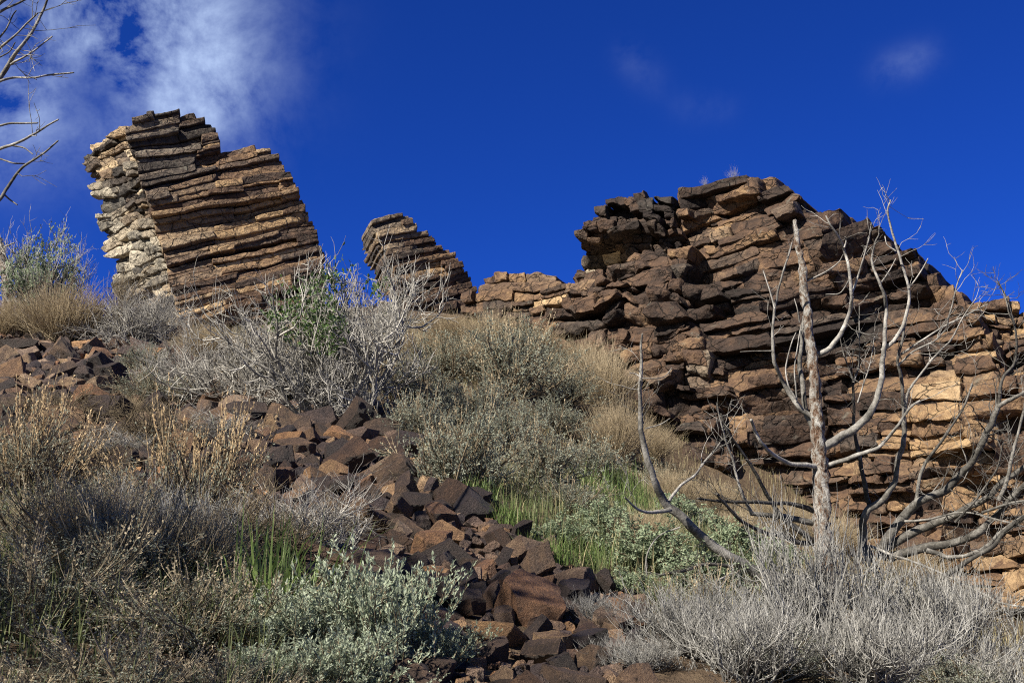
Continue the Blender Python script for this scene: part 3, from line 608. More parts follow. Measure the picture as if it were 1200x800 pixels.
def t_silver(seed):
    rng = np.random.default_rng(seed); b, f, s = MB(), MB(), MB(); n = 120; d = dome_dirs(rng, n, 1.05); base = rng.normal(size=(n, 3)) * .09; base[:, 2] = -.05
    P = grow(rng, base, d, rng.uniform(.32, .60, n), 6, .10, .13); add_tubes(b, rng, P, .006, .002, 4)
    Q, _ = sprout(rng, P, 4, (.4, .95), .45, (.2, .4), 4, .12, .2); add_tubes(b, rng, Q, .002, .001)
    for PP, c in ((P, 52), (Q, 18)):
        lp, ld = along(rng, PP, c, (.3, 1)); leaves(f, rng, lp, ld * 1.0 + rng.normal(size=lp.shape) * .55 + np.array([0, 0, .35]), .031, .0047)
    return [('branches', b.mesh('branches', M_DARKTWIG)), ('foliage', f.mesh('foliage', M_SILVER, False))]
def blades(mb, rng, base, h, w, lean=.35, K=5):
    n = len(base); a = rng.uniform(0, 6.28, n); l = np.abs(rng.normal(size=n)) * lean; out = np.stack([np.cos(a), np.sin(a), a * 0], -1); side = np.stack([-np.sin(a), np.cos(a), a * 0], -1)
    V = []
    for k in range(K):
        t = k / (K - 1); c = base + out * (l * h * t ** 2)[:, None] + np.array([0, 0, 1.]) * (h * t * (1 - .35 * np.minimum(l, 1) * t))[:, None]; ww = w * (1 - t ** 1.6) + .0003
        V += [c - side * ww[:, None], c + side * ww[:, None]]
    V = np.stack(V, 1); I = np.arange(n * K * 2).reshape(n, K, 2); F = np.stack([I[:, :-1, 0], I[:, :-1, 1], I[:, 1:, 1], I[:, 1:, 0]], -1).reshape(-1, 4)
    mb.add(V.reshape(-1, 3), F, np.repeat(rng.random(n), K * 2))
def t_grass(seed, n=220, w=.006, h=(.35, .75), mat=None):
    rng = np.random.default_rng(seed); b = MB(); base = rng.normal(size=(n, 3)) * .17; base[:, 2] = -.04; blades(b, rng, base, rng.uniform(*h, n), w * rng.uniform(.6, 1.2, n), .45)
    return [('blades', b.mesh('blades', mat or M_GRASS))]
def t_leafy(seed, mat=None, n1=30, leaf=22):
    rng = np.random.default_rng(seed); b, f = MB(), MB(); d = dome_dirs(rng, n1, 1.35); base = rng.normal(size=(n1, 3)) * .04; base[:, 2] = -.08
    P = grow(rng, base, d, rng.uniform(.35, .6, n1), 6, .16, .08); add_tubes(b, rng, P, .012, .004, 4); Q, _ = sprout(rng, P, 9, (.3, 1), .7, (.3, .5), 4, .2, .08); add_tubes(b, rng, Q, .004, .0015)
    lp, ld = along(rng, Q, leaf, (.2, 1)); leaves(f, rng, lp + rng.normal(size=lp.shape) * .012, ld + rng.normal(size=lp.shape) * .8, .034, .010)
    return [('branches', b.mesh('branches', M_DARKTWIG)), ('foliage', f.mesh('foliage', mat or M_GREEN, False))]
TP = {'sage': [t_sage(s) for s in (1, 2, 3)], 'sageplain': [t_sage(s, 0, 1.25) for s in (4, 5)], 'grey': [t_grey(s, .08, 0, M_SILVERTWIG) for s in (11, 12, 13)],
      'greyup': [t_grey(s, .34, 0, None, .85, 7, .95) for s in (14, 15, 16, 19)], 'dark': [t_grey(s, .05, 0, M_DARKTWIG) for s in (17, 18)], 'straw': [t_straw(s) for s in (21, 22, 23)],
      'silver': [t_silver(s) for s in (31, 32)], 'grass': [t_grass(s) for s in (41, 42)], 'broadgrass': [t_grass(43, 120, .010, (.5, .95))], 'leafy': [t_leafy(s) for s in (51, 52)],
      'spike': [t_sage(s, 184, .6, .8, M_SEED, 17, .0046) for s in (61, 62)], 'silvergreen': [t_leafy(s, M_GULLY, 34, 30) for s in (71, 72)],
      'dull': [t_sage(s, 92, .9) for s in (81, 82)], 'dull2': [t_sage(s, 230, 1.3, .62, M_TANTWIG) for s in (83, 84, 85)]}
cnt = {}
def plant(name, kind, px, py, wpx, hk, label, cat, group=None, D=None, lean=(0, 0)):
    p = gpoint(px, py, D); s = wpx * p[1] / FPX; i = cnt.get(kind, 0); cnt[kind] = i + 1; tp = TP[kind][i % len(TP[kind])]
    r = empty(name, p, label, cat, group); r.scale = (s, s, s * hk); r.rotation_euler = (lean[0], lean[1], (i * 2.4 + px * .01) % 6.28)
    for nm, me in tp: link(nm, me, r)
    return r

PL = [
 # mid slope sagebrush
 ('sagebrush', 'sage', 540, 575, 163, 1.08, 'broad grey-green sagebrush with blond tips just above the rock pile', 'sagebrush'),
 ('sagebrush', 'sage', 630, 575, 129, 1.08, 'round sagebrush beside the dark hollow and the green grass', 'sagebrush'),
 ('sagebrush', 'sage', 490, 520, 103, 1.08, 'sagebrush at the right foot of the big grey shrub', 'sagebrush'),
 ('sagebrush', 'dull', 590, 462, 146, 1.08, 'wide dull grey sagebrush below the gap between fin and cliff', 'sagebrush'),
 ('sagebrush', 'dull', 520, 445, 110, .9, 'small dull sagebrush above the broad blond-tipped one', 'sagebrush'),
 ('sagebrush', 'sageplain', 645, 505, 95, .8, 'dark green low sagebrush in the shadow right of center', 'sagebrush'),
 ('sagebrush', 'sage', 560, 505, 112, 1.08, 'sagebrush standing behind the broad blond-tipped one', 'sagebrush'),
 ('sagebrush', 'sageplain', 650, 440, 80, .8, 'small green sagebrush close under the cliff rubble', 'sagebrush'),
 ('rabbitbrush', 'straw', 525, 405, 100, 0.65, 'blond dry brush right below the leaning fin', 'brush'),
 ('rabbitbrush', 'straw', 580, 412, 90, .9, 'blond dry brush left of the low end of the cliff', 'brush'),
 ('rabbitbrush', 'straw', 632, 415, 70, .8, 'small blond brush at the foot of the cliff shoulder', 'brush'),
 ('rabbitbrush', 'straw', 705, 478, 100, 1.2, 'tall blond brush leaning on the cliff rubble', 'brush'),
 ('rabbitbrush', 'straw', 722, 540, 95, 1.25, 'greyish blond brush left of the upright bare limb', 'brush'),
 ('rabbitbrush', 'straw', 790, 600, 80, 1.1, 'thin blond brush behind the bare curved limb', 'brush'),
 ('rabbitbrush', 'straw', 838, 605, 70, 1.0, 'thin tan brush at the cliff foot left of the dead trunk', 'brush'),
 ('rabbitbrush', 'straw', 905, 625, 80, .9, 'low tan brush at the cliff foot right behind the dead trunk', 'brush'),
 ('rabbitbrush', 'straw', 70, 400, 130, .95, 'big round blond brush at the top left of the slope', 'brush'),
 ('rabbitbrush', 'straw', 8, 395, 90, .9, 'blond brush at the left edge beside the broken snag', 'brush'),
 ('rabbitbrush', 'straw', 240, 420, 90, .8, 'pale dry brush at the foot of the tall tower', 'brush'),
 ('sagebrush', 'sage', 470, 470, 110, .9, 'grey-green sagebrush touching the right side of the big grey shrub', 'sagebrush'),
 ('sagebrush', 'dull', 660, 475, 110, .8, 'dull sagebrush left of the tall blond brush on the cliff rubble', 'sagebrush'),
 ('sagebrush', 'sage', 690, 560, 110, .8, 'sagebrush just above the bright green grass', 'sagebrush'),
 ('sagebrush', 'dull', 770, 585, 90, .8, 'dull low brush under the foot of the cliff rubble', 'sagebrush'),
 ('rabbitbrush', 'straw', 680, 440, 80, .9, 'blond brush close under the dark rubble of the cliff', 'brush'),
 ('rabbitbrush', 'straw', 555, 440, 90, .8, 'blond brush between two dull sagebrushes high on the slope', 'brush'),
 ('rabbitbrush', 'straw', 490, 418, 80, 0.55, 'blond brush at the left below the leaning fin', 'brush'),
 ('rabbitbrush', 'straw', 755, 640, 90, .8, 'dry grass clump above the low silver-green shrub', 'brush'),
 ('rabbitbrush', 'straw', 970, 650, 100, .8, 'dry tan brush at the cliff foot behind the trunk base', 'brush'),
 ('rabbitbrush', 'straw', 1060, 690, 110, .7, 'dry tan brush at the cliff foot right of the trunk', 'brush'),
 ('rabbitbrush', 'straw', 150, 490, 60, 0.7, 'straw clump among the far talus rocks', 'brush'),
 ('silver_shrub', 'silvergreen', 715, 625, 100, .7, 'silver-green shrub above the green grass clump at the talus edge', 'shrub'),
 ('grass_tuft', 'grass', 560, 590, 70, .8, 'green grass at the foot of the broad blond-tipped sagebrush', 'grass tuft'),
 ('grass_tuft', 'grass', 740, 610, 90, .9, 'pale green grass left of the curved bare limb', 'grass tuft'),
 ('dull_brush', 'dull2', 20, 860, 260, .5, 'dark brush filling the very corner at the bottom left', 'brush', 3.0),
 ('dull_brush', 'dull2', 200, 880, 260, .5, 'dark brush at the bottom edge below the stalky brush', 'brush', 2.9),
 ('dull_brush', 'dull', 300, 760, 170, .6, 'greenish brush touching the left end of the silver sage', 'brush', 4.3),
 ('sagebrush', 'sage', 20, 560, 160, .7, 'grey-green sagebrush behind the straw stalks at the left edge', 'sagebrush'),
 ('sagebrush', 'sage', 120, 610, 150, .7, 'grey-green sagebrush left of the tan seed spikes', 'sagebrush'),
 ('sagebrush', 'sageplain', 590, 530, 112, 1.08, 'green-grey sagebrush in the middle of the sagebrush patch', 'sagebrush'),
 ('sagebrush', 'sageplain', 510, 480, 110, .8, 'green-grey sagebrush between grey shrub and sagebrush patch', 'sagebrush'),
 ('sagebrush', 'sageplain', 920, 740, 130, .6, 'low green-grey sagebrush hidden behind the pale brush', 'sagebrush', 6.2),
 ('sagebrush', 'sage', 610, 425, 100, .9, 'grey-green sagebrush high on the slope under the gap in the skyline', 'sagebrush'),
 ('sagebrush', 'sageplain', 560, 415, 90, 0.6, 'greener sagebrush high on the slope right below the fin', 'sagebrush'),
 ('sagebrush', 'sage', 665, 600, 100, .8, 'sagebrush at the gully side of the sagebrush patch', 'sagebrush'),
 ('silver_shrub', 'silvergreen', 825, 695, 120, .8, 'silver-green shrub under the big curved limb', 'shrub'),
 ('silver_shrub', 'silvergreen', 735, 700, 90, .7, 'silver-green shrub beside the last rocks of the talus', 'shrub'),
 ('rabbitbrush', 'straw', 760, 540, 80, 1.0, 'tan brush against the rubble behind the upright bare limb', 'brush'),
 ('rabbitbrush', 'straw', 860, 640, 90, .8, 'low tan brush in front of the rubble left of the trunk', 'brush'),
 ('dead_brush', 'dark', 70, 505, 150, 0.5, 'dark leafless brush at the left, over the lower edge of the far talus', 'brush'),
 ('dead_brush', 'grey', 250, 520, 130, 0.45, 'grey twigs spreading over the talus just above the tan seed spikes', 'brush'),
 ('dead_brush', 'dark', 175, 530, 140, .7, 'dark twigs left of the grey ones above the tan seed spikes', 'brush'),
 ('dead_brush', 'dark', 385, 640, 120, .7, 'dark low twigs at the left margin of the lower talus', 'brush'),
 ('sagebrush', 'sageplain', 170, 440, 80, .9, 'small grey-green sagebrush in the far talus below the tower', 'sagebrush'),
 ('pale_brush', 'greyup', 700, 790, 90, .6, 'thin grey sprigs standing among the last rocks of the talus', 'brush', 5.2),
 ('sagebrush', 'sageplain', 905, 805, 150, .7, 'green-grey sagebrush among the pale brush at the bottom', 'sagebrush', 4.4),
 ('sagebrush', 'sageplain', 1110, 800, 150, .6, 'green-grey sagebrush in the shade of the pale brush at bottom right', 'sagebrush', 4.9),
 # green at the gully
 ('silver_shrub', 'silvergreen', 760, 668, 130, .8, 'low silver-green shrub right of the rock pile', 'shrub'),
 ('silver_shrub', 'silvergreen', 850, 660, 120, .8, 'silver-green shrub behind the bare curved limb', 'shrub'),
 ('silver_shrub', 'silvergreen', 800, 620, 90, .8, 'small silver-green shrub farther up behind the curved limb', 'shrub'),
 ('silver_shrub', 'silvergreen', 905, 665, 90, .7, 'silver-green shrub left of the dead trunk', 'shrub'),
 ('silver_shrub', 'silvergreen', 655, 640, 100, .6, 'pale green low shrub at the right edge of the rock pile', 'shrub'),
 ('grass_tuft', 'grass', 700, 592, 95, .9, 'bright green grass tuft in the gully under the sagebrush', 'grass tuft'),
 ('grass_tuft', 'grass', 725, 575, 60, 1.0, 'dark green tall grass left of the bare limb', 'grass tuft'),
 ('grass_tuft', 'grass', 600, 618, 80, .8, 'fresh green grass at the right margin of the rock pile', 'grass tuft'),
 ('grass_tuft', 'grass', 645, 660, 90, .7, 'green grass growing low between rocks and silver shrub', 'grass tuft'),
 ('grass_tuft', 'grass', 690, 665, 80, .8, 'green grass clump below the low silver-green shrub', 'grass tuft'),
 ('grass_tuft', 'broadgrass', 322, 726, 180, 0.95, 'dark green broad-bladed grass in the shade at lower left', 'grass tuft', 4.3),
 ('grass_tuft', 'broadgrass', 492, 760, 90, 0.6, 'few broad green blades beside the silver sage', 'grass tuft', 4.2),
 ('leafy_bush', 'leafy', 748, 412, 40, 1.0, 'small bright green bush on the cliff rubble', 'bush'),
 ('leafy_bush', 'leafy', 700, 470, 20, 1.0, 'tiny green bush among the blond brush', 'bush'),
 # big silver sage in front
 ('silver_sage', 'silver', 440, 838, 230, .95, 'silver-green leafy sage at the bottom, right of the shaded brush', 'sage', 4.0),
 ('silver_sage', 'silver', 340, 842, 170, .8, 'silver-green leafy sage at the bottom under the broad grass', 'sage', 3.9),
 ('silver_sage', 'silver', 510, 832, 130, .7, 'right end clump of silver-green sage touching the rocks', 'sage', 4.1),
 ('silver_sage', 'silver', 400, 870, 200, .7, 'low silver-green sage at the very bottom in front of the others', 'sage', 3.55),
 ('silver_sage', 'silver', 490, 880, 150, .6, 'low silver-green sage at the bottom edge touching the first rocks', 'sage', 3.5),
 ('silver_sage', 'silver', 310, 880, 150, .6, 'small silver-green sage at the bottom edge beside the shaded brush', 'sage', 3.5),
 ('rabbitbrush', 'straw', 95, 690, 190, 1.0, 'dry straw-coloured brush low at the left among the shaded brush', 'brush', 5.0),
 ('rabbitbrush', 'straw', 215, 720, 170, .95, 'dry straw-coloured brush left of the broad green grass', 'brush', 4.9),
 # grey dead brush, middle left
 ('dead_brush', 'grey', 300, 478, 190, .95, 'pale grey tangled brush left of the big grey shrub', 'brush'),
 ('dead_brush', 'grey', 215, 470, 120, .9, 'grey leafless brush below the tall tower', 'brush'),
 ('dead_brush', 'grey', 355, 470, 120, .8, 'low grey tangle at the left foot of the big grey shrub', 'brush'),
 ('dead_brush', 'grey', 160, 408, 110, 1.0, 'bare grey brush against the pale side of the tower', 'brush'),
 ('dead_brush', 'dark', 115, 400, 90, 1.0, 'dark leafless brush on the skyline left of the tower', 'brush'),
 ('sagebrush', 'dull', 180, 475, 110, 0.7, 'thin green and straw brush in the middle of the far talus', 'sagebrush'),
 ('dead_brush', 'grey', 345, 655, 200, 0.7, 'dark branching brush with silvery twigs left of the rock pile', 'brush'),
 ('dead_brush', 'dark', 290, 665, 190, 0.7, 'dark shaded brush behind the broad green grass', 'brush'),
 ('dead_brush', 'grey', 130, 540, 130, 0.45, 'grey brush lying over the far talus at left', 'brush'),
 ('dead_brush', 'dark', 60, 590, 190, 0.6, 'dark twiggy brush at the left edge above the shaded grass', 'brush'),
 ('spiked_brush', 'spike', 225, 625, 190, 1.3, 'brush with a fan of tan seed spikes left of center', 'brush'),
 ('spiked_brush', 'spike', 30, 600, 170, 1.35, 'tall straw-stalked brush at the left edge', 'brush'),
 # shaded brush in the near left corner
 ('dull_brush', 'dull2', 40, 760, 300, 0.6, 'shaded grey-green brush in the bottom left corner', 'brush', 3.9),
 ('dull_brush', 'dull2', 150, 720, 280, 0.62, 'shaded greenish brush with thin stalks, lower left', 'brush', 4.6),
 ('dull_brush', 'dull2', 235, 790, 260, 0.55, 'shaded stalky brush at the bottom left of the silver sage', 'brush', 3.9),
 ('dull_brush', 'dull2', 60, 690, 260, 0.6, 'green tinged brush at the left edge in half shade', 'brush', 5.2),
 ('dull_brush', 'greyup', 190, 690, 220, 0.65, 'pale stalky brush under the tan seed spikes', 'brush', 5.4),
 ('dull_brush', 'dull2', 120, 830, 300, 0.5, 'dark brush at the very bottom left', 'brush', 3.2),
 ('dull_brush', 'dull2', 270, 850, 220, 0.5, 'dark stalky brush at the bottom just left of the silver sage', 'brush', 3.3),
 # pale brush in the near right
 ('pale_brush', 'greyup', 810, 800, 210, 0.62, 'pale grey upright brush right beside the foot of the rock pile', 'brush', 4.7),
 ('pale_brush', 'greyup', 960, 790, 240, 1.0, 'pale grey brush in front of the dead trunk', 'brush', 5.0),
 ('pale_brush', 'greyup', 1080, 795, 230, 0.85, 'pale grey brush right of the dead trunk', 'brush', 5.2),
 ('pale_brush', 'greyup', 880, 830, 220, 0.6, 'pale grey brush at the bottom, between its taller neighbours', 'brush', 4.3),
 ('pale_brush', 'greyup', 1030, 850, 250, 0.6, 'grey brush at the bottom right in front of the others', 'brush', 4.3),
 ('pale_brush', 'greyup', 1175, 835, 220, 0.45, 'grey brush in the bottom right corner', 'brush', 4.8),
 ('pale_brush', 'greyup', 1120, 735, 150, 0.7, 'straw-tipped grey brush under the dark right limbs', 'brush', 7.4),
 ('pale_brush', 'greyup', 755, 830, 110, 0.5, 'small thin grey brush against the last rocks of the talus', 'brush', 4.4),
 ('sagebrush', 'dull', 830, 745, 150, .7, 'low greenish brush between pale brush and the curved limb', 'sagebrush', 6.3),
 ('sagebrush', 'dull', 1040, 720, 120, .7, 'low greenish brush behind the pale brush right of the trunk', 'sagebrush', 7.6),
]
GR = {'sagebrush': 'sagebrush of the middle slope', 'rabbitbrush': 'blond dry brush', 'silver_shrub': 'silver-green shrubs of the gully', 'grass_tuft': 'green grass tufts', 'dead_brush': 'grey leafless brush', 'dull_brush': 'shaded brush in the near left', 'pale_brush': 'pale brush in the near right', 'silver_sage': 'silver sage in front', 'spiked_brush': 'brush with seed spikes', 'leafy_bush': 'small green bushes'}
for e in PL:
    nm, kind, px, py, w_, hk, lab, cat = e[:8]; plant(nm, kind, px, py, w_, hk, lab, cat, GR[nm], e[8] if len(e) > 8 else None)

# ------------------------------------------------------------------ dry ground cover
rng = np.random.default_rng(77); n = 60000
x = rng.uniform(-11, 9, n); y = 5.2 + rng.uniform(0, 1, n) ** .8 * 22; z = H(x, y); px, py, _ = project(np.stack([x, y, z], -1))
dens = fbm(np.stack([x * .8, y * .8, x * 0], -1), 8, 2)
ok = ~inpoly(px, py, TAL) & (px > -150) & (px < 1350) & (dens > -.8) & (H(x, y) > -1)
base = np.stack([x, y, z - .02], -1)[ok]; mb = MB(); blades(mb, rng, base, rng.uniform(.12, .34, len(base)), .0026 * rng.uniform(.6, 1.3, len(base)), .5, 4)
tag(link('dry_grass', mb.mesh('dry_grass', M_DRYGRASS)), 'thin dry grass covering the soil between the shrubs', 'grass', kind='stuff')

n = 90000; x = rng.uniform(-6, 5, n); y = 2.6 + rng.uniform(0, 1, n) ** 1.4 * 13; z = H(x, y); px, py, _ = project(np.stack([x, y, z], -1))
gl = [(560, 560), (640, 540), (760, 560), (900, 640), (930, 720), (760, 720), (660, 665), (600, 620)]; ll = [(-80, 600), (60, 570), (180, 620), (300, 700), (330, 860), (330, 980), (-200, 980)]
ok = (inpoly(px, py, gl) | (inpoly(px, py, ll) & (rng.random(n) < .8))) & (fbm(np.stack([x * 1.5, y * 1.5, x * 0], -1), 18, 2) > -.35)
base = np.stack([x, y, z - .02], -1)[ok]; mb = MB(); blades(mb, rng, base, rng.uniform(.10, .30, len(base)), .0030 * rng.uniform(.6, 1.3, len(base)), .5, 4)
tag(link('green_grass', mb.mesh('green_grass', M_OLIVE)), 'short olive green grass growing between the shrubs and beside the rocks', 'grass', kind='stuff')

# ------------------------------------------------------------------ dead trees, traced limb by limb
def crom(pts, n):
    P = np.asarray(pts, float); P = np.concatenate([[2 * P[0] - P[1]], P, [2 * P[-1] - P[-2]]]); m = len(P) - 3; out = []
    for s in np.linspace(0, m - 1e-6, n):
        i = int(s); t = s - i; a, b, c, d = P[i:i + 4]
        out.append(.5 * ((2 * b) + (c - a) * t + (2 * a - 5 * b + 4 * c - d) * t * t + (3 * b - a - 3 * c + d) * t ** 3))
    return np.array(out)
def limb_mb(rng, path, r0, r1, D0, D1, tone, sides=8, twigs=0, rough=.10, tl=(.10, .3), npt=None):
    px = np.array([p[0] for p in path], float); py = np.array([p[1] for p in path], float); s = np.concatenate([[0], np.cumsum(np.hypot(np.diff(px), np.diff(py)))]); s /= s[-1]
    D = D0 + (D1 - D0) * s + np.where((s > 0) & (s < 1), rng.normal(size=len(s)) * .03, 0)
    P = Wv(px, py, D); r0, r1 = (r0, r1) if sides > 12 else (r0 * .74, r1 * .8); twigs = int(twigs * 3); n = npt or max(8, int(4 * len(path))); C_ = crom(P, n); t = np.linspace(0, 1, n); R = (r0 + (r1 - r0) * t ** .8) * (D0 + (D1 - D0) * t) / FPX
    R = R * (1 + .12 * vnoise(C_ * 9, 3)); C_ = C_ + vecfbm(C_ * 7, 4, 3) * (R[:, None] * (.22 if sides > 12 else .7))
    mb = MB(); V, F = tubes(C_[None], R[None], sides); V = V + vecfbm(V * 30, 8, 2) * (np.repeat(R, sides)[:, None] * rough)
    mb.add(V, F, tone)
    mb.add(np.array([C_[-1] + (C_[-1] - C_[-2]) * .3] + list(V[-sides:])), np.array([[0, 1 + k, 1 + (k + 1) % sides] for k in range(sides)]), tone)
    if twigs:
        Q, _ = sprout(rng, C_[None], twigs, (.25, 1), .9, (.05, .05), 5, .22, .06)
        L_ = rng.uniform(*tl, twigs)[:, None, None] / np.maximum(np.linalg.norm(np.diff(Q, axis=1), axis=-1).sum(1), 1e-6)[:, None, None]
        Q = Q[:, :1] + (Q - Q[:, :1]) * L_; add_tubes(mb, rng, Q, max(.0022, r1 * .35 * D1 / FPX), .0012, 4, np.clip(tone + rng.normal(size=twigs) * .12, .1, .95))
        S, _ = sprout(rng, Q, 2, (.4, 1), .7, (.3, .6), 4, .2, .05); add_tubes(mb, rng, S, .0017, .0009, 3, np.clip(tone + .1, 0, .95))
    return mb
def dead_tree(name, label, base, trunk, limbs, seed, cat='dead tree'):
    rng = np.random.default_rng(seed); r = empty(name, base, label, cat)
    if trunk:
        path, r0, r1, D0, D1, m = trunk; mb = limb_mb(rng, path, r0, r1, D0, D1, .3, 16, 0, .32 if m is M_BARK else .12, npt=110 if m is M_BARK else 40); link('trunk', mb.mesh('trunk', m, origin=base), r)
    for (path, r0, r1, D0, D1, tone, tw) in limbs:
        mb = limb_mb(rng, path, r0, r1, D0, D1, tone, 9 if r0 > 3 else 6, tw); link('limb' if r0 > 2.2 else 'twig', mb.mesh('limb', M_WOOD, origin=base), r)
    return r
DT = 7.5
A = [
 ([(958, 492), (935, 472), (918, 450), (908, 425), (905, 395), (906, 375), (910, 350), (918, 320), (925, 295), (928, 284)], 4.2, 1.0, DT, DT - .3, .55, 2),
 ([(908, 362), (902, 340), (895, 318)], 1.6, .8, DT - .2, DT - .2, .7, 0),
 ([(905, 411), (885, 411), (868, 412)], 1.1, .6, DT - .15, DT - .15, .65, 0),
 ([(960, 515), (948, 490), (940, 455), (938, 420), (940, 390), (941, 370)], 5.5, 2.4, DT, DT + .1, .42, 0),
 ([(937, 378), (934, 362), (931, 350)], 1.5, .7, DT + .1, DT + .1, .6, 0),
 ([(932, 466), (923, 450), (921, 430), (927, 405), (933, 390)], 1.6, .9, DT - .1, DT - .15, .65, 0),
 ([(934, 470), (931, 435), (935, 405), (939, 380)], 1.5, .8, DT - .05, DT - .1, .6, 0),
 ([(958, 415), (975, 405), (988, 388), (996, 365), (998, 345), (996, 320), (990, 295), (980, 275), (972, 262), (968, 253)], 4.8, 1.1, DT, DT - .35, .68, 3),
 ([(998, 345), (1005, 325), (1012, 300), (1018, 280), (1021, 262)], 2.2, .9, DT - .2, DT - .3, .62, 1),
 ([(989, 290), (991, 282), (990, 278)], 1.3, .7, DT - .3, DT - .3, .7, 0),
 ([(997, 325), (985, 343), (968, 345)], 1.2, .6, DT - .2, DT - .1, .6, 0),
 ([(946, 329), (970, 317), (983, 307), (988, 298)], 1.4, .8, DT, DT - .1, .65, 0),
 ([(962, 545), (935, 543), (910, 535), (893, 520), (885, 505), (881, 492)], 4.2, 2.2, DT, DT - .5, .75, 0),
 ([(962, 524), (990, 510), (1010, 492), (1025, 470), (1031, 445), (1034, 420), (1035, 405), (1037, 380), (1039, 360), (1032, 332), (1022, 307), (1025, 285), (1030, 275)], 7.5, 1.1, DT, DT - .1, .50, 3),
 ([(1032, 332), (1042, 318), (1050, 303)], 1.5, .8, DT - .05, DT - .1, .65, 0),
 ([(1034, 410), (1048, 397), (1057, 382), (1065, 360), (1065, 338), (1059, 315), (1052, 293), (1043, 265), (1040, 246), (1044, 235)], 4.0, 1.1, DT, DT - .25, .72, 3),
 ([(1065, 338), (1078, 320), (1087, 303)], 1.6, .8, DT - .1, DT - .2, .7, 0),
 ([(1049, 294), (1040, 287), (1037, 277)], 1.3, .7, DT - .2, DT - .2, .7, 0),
 ([(963, 546), (985, 540), (1010, 533), (1028, 524), (1042, 511), (1052, 498), (1060, 485), (1070, 475), (1078, 470)], 4.0, 1.6, DT, DT - .3, .6, 2),
 ([(990, 698), (950, 682), (915, 675), (880, 667), (858, 655), (830, 637), (805, 614), (782, 590), (768, 563), (757, 530), (752, 500), (750, 478), (752, 442), (751, 408), (753, 391)], 12.5, 1.5, DT - .2, DT - .9, .48, 4),
 ([(752, 442), (745, 438), (738, 437)], 1.4, .7, DT - .9, DT - .9, .65, 0),
 ([(752, 443), (770, 443), (780, 440), (787, 431)], 1.1, .5, DT - .9, DT - .8, .5, 0),
 ([(756, 502), (772, 498), (785, 490)], 1.2, .6, DT - .85, DT - .8, .65, 0),
 ([(786, 598), (765, 600), (748, 597), (732, 583)], 4.0, 1.2, DT - .7, DT - 1.0, .72, 1),
 ([(785, 588), (798, 570), (815, 555), (824, 543), (836, 530), (844, 519)], 2.6, 1.0, DT - .7, DT - .5, .6, 3),
 ([(860, 663), (825, 661), (790, 670), (755, 677), (720, 669)], 3.2, 1.4, DT - .5, DT - .9, .18, 2),
 ([(797, 617), (772, 628), (758, 650), (757, 680), (766, 696)], 1.4, .7, DT - .7, DT - .8, .6, 1),
 ([(868, 668), (840, 680), (808, 691)], 2.2, 1.0, DT - .4, DT - .8, .68, 2),
 ([(965, 605), (930, 592), (890, 588), (850, 587), (818, 583)], 4.5, 1.6, DT, DT - .5, .14, 5),
 ([(960, 614), (930, 608), (905, 605), (880, 601)], 5.5, 3.0, DT, DT - .1, .40, 1),
 ([(960, 640), (935, 620), (915, 605), (900, 580), (888, 558), (870, 530), (853, 505), (845, 485)], 5.0, 1.2, DT, DT - .5, .20, 5),
 ([(960, 640), (930, 632), (900, 625), (870, 610), (850, 590), (840, 578)], 4.8, 1.6, DT, DT - .6, .16, 6),
 ([(882, 602), (868, 575), (857, 535), (846, 500), (840, 474)], 3.0, .9, DT - .1, DT - .3, .58, 3),
]
baseA = gpoint(968, 705, DT)
dead_tree('dead_tree', 'standing dead tree with a flaking pale trunk and grey upcurved limbs', baseA, ([(974, 725), (969, 690), (966, 640), (963, 590), (960, 530), (955, 460), (949, 400), (944, 350), (939, 310), (934, 280), (931, 258)], 13.8, 2.2, DT, DT - .05, M_BARK), A, 91)
DB = 7.9
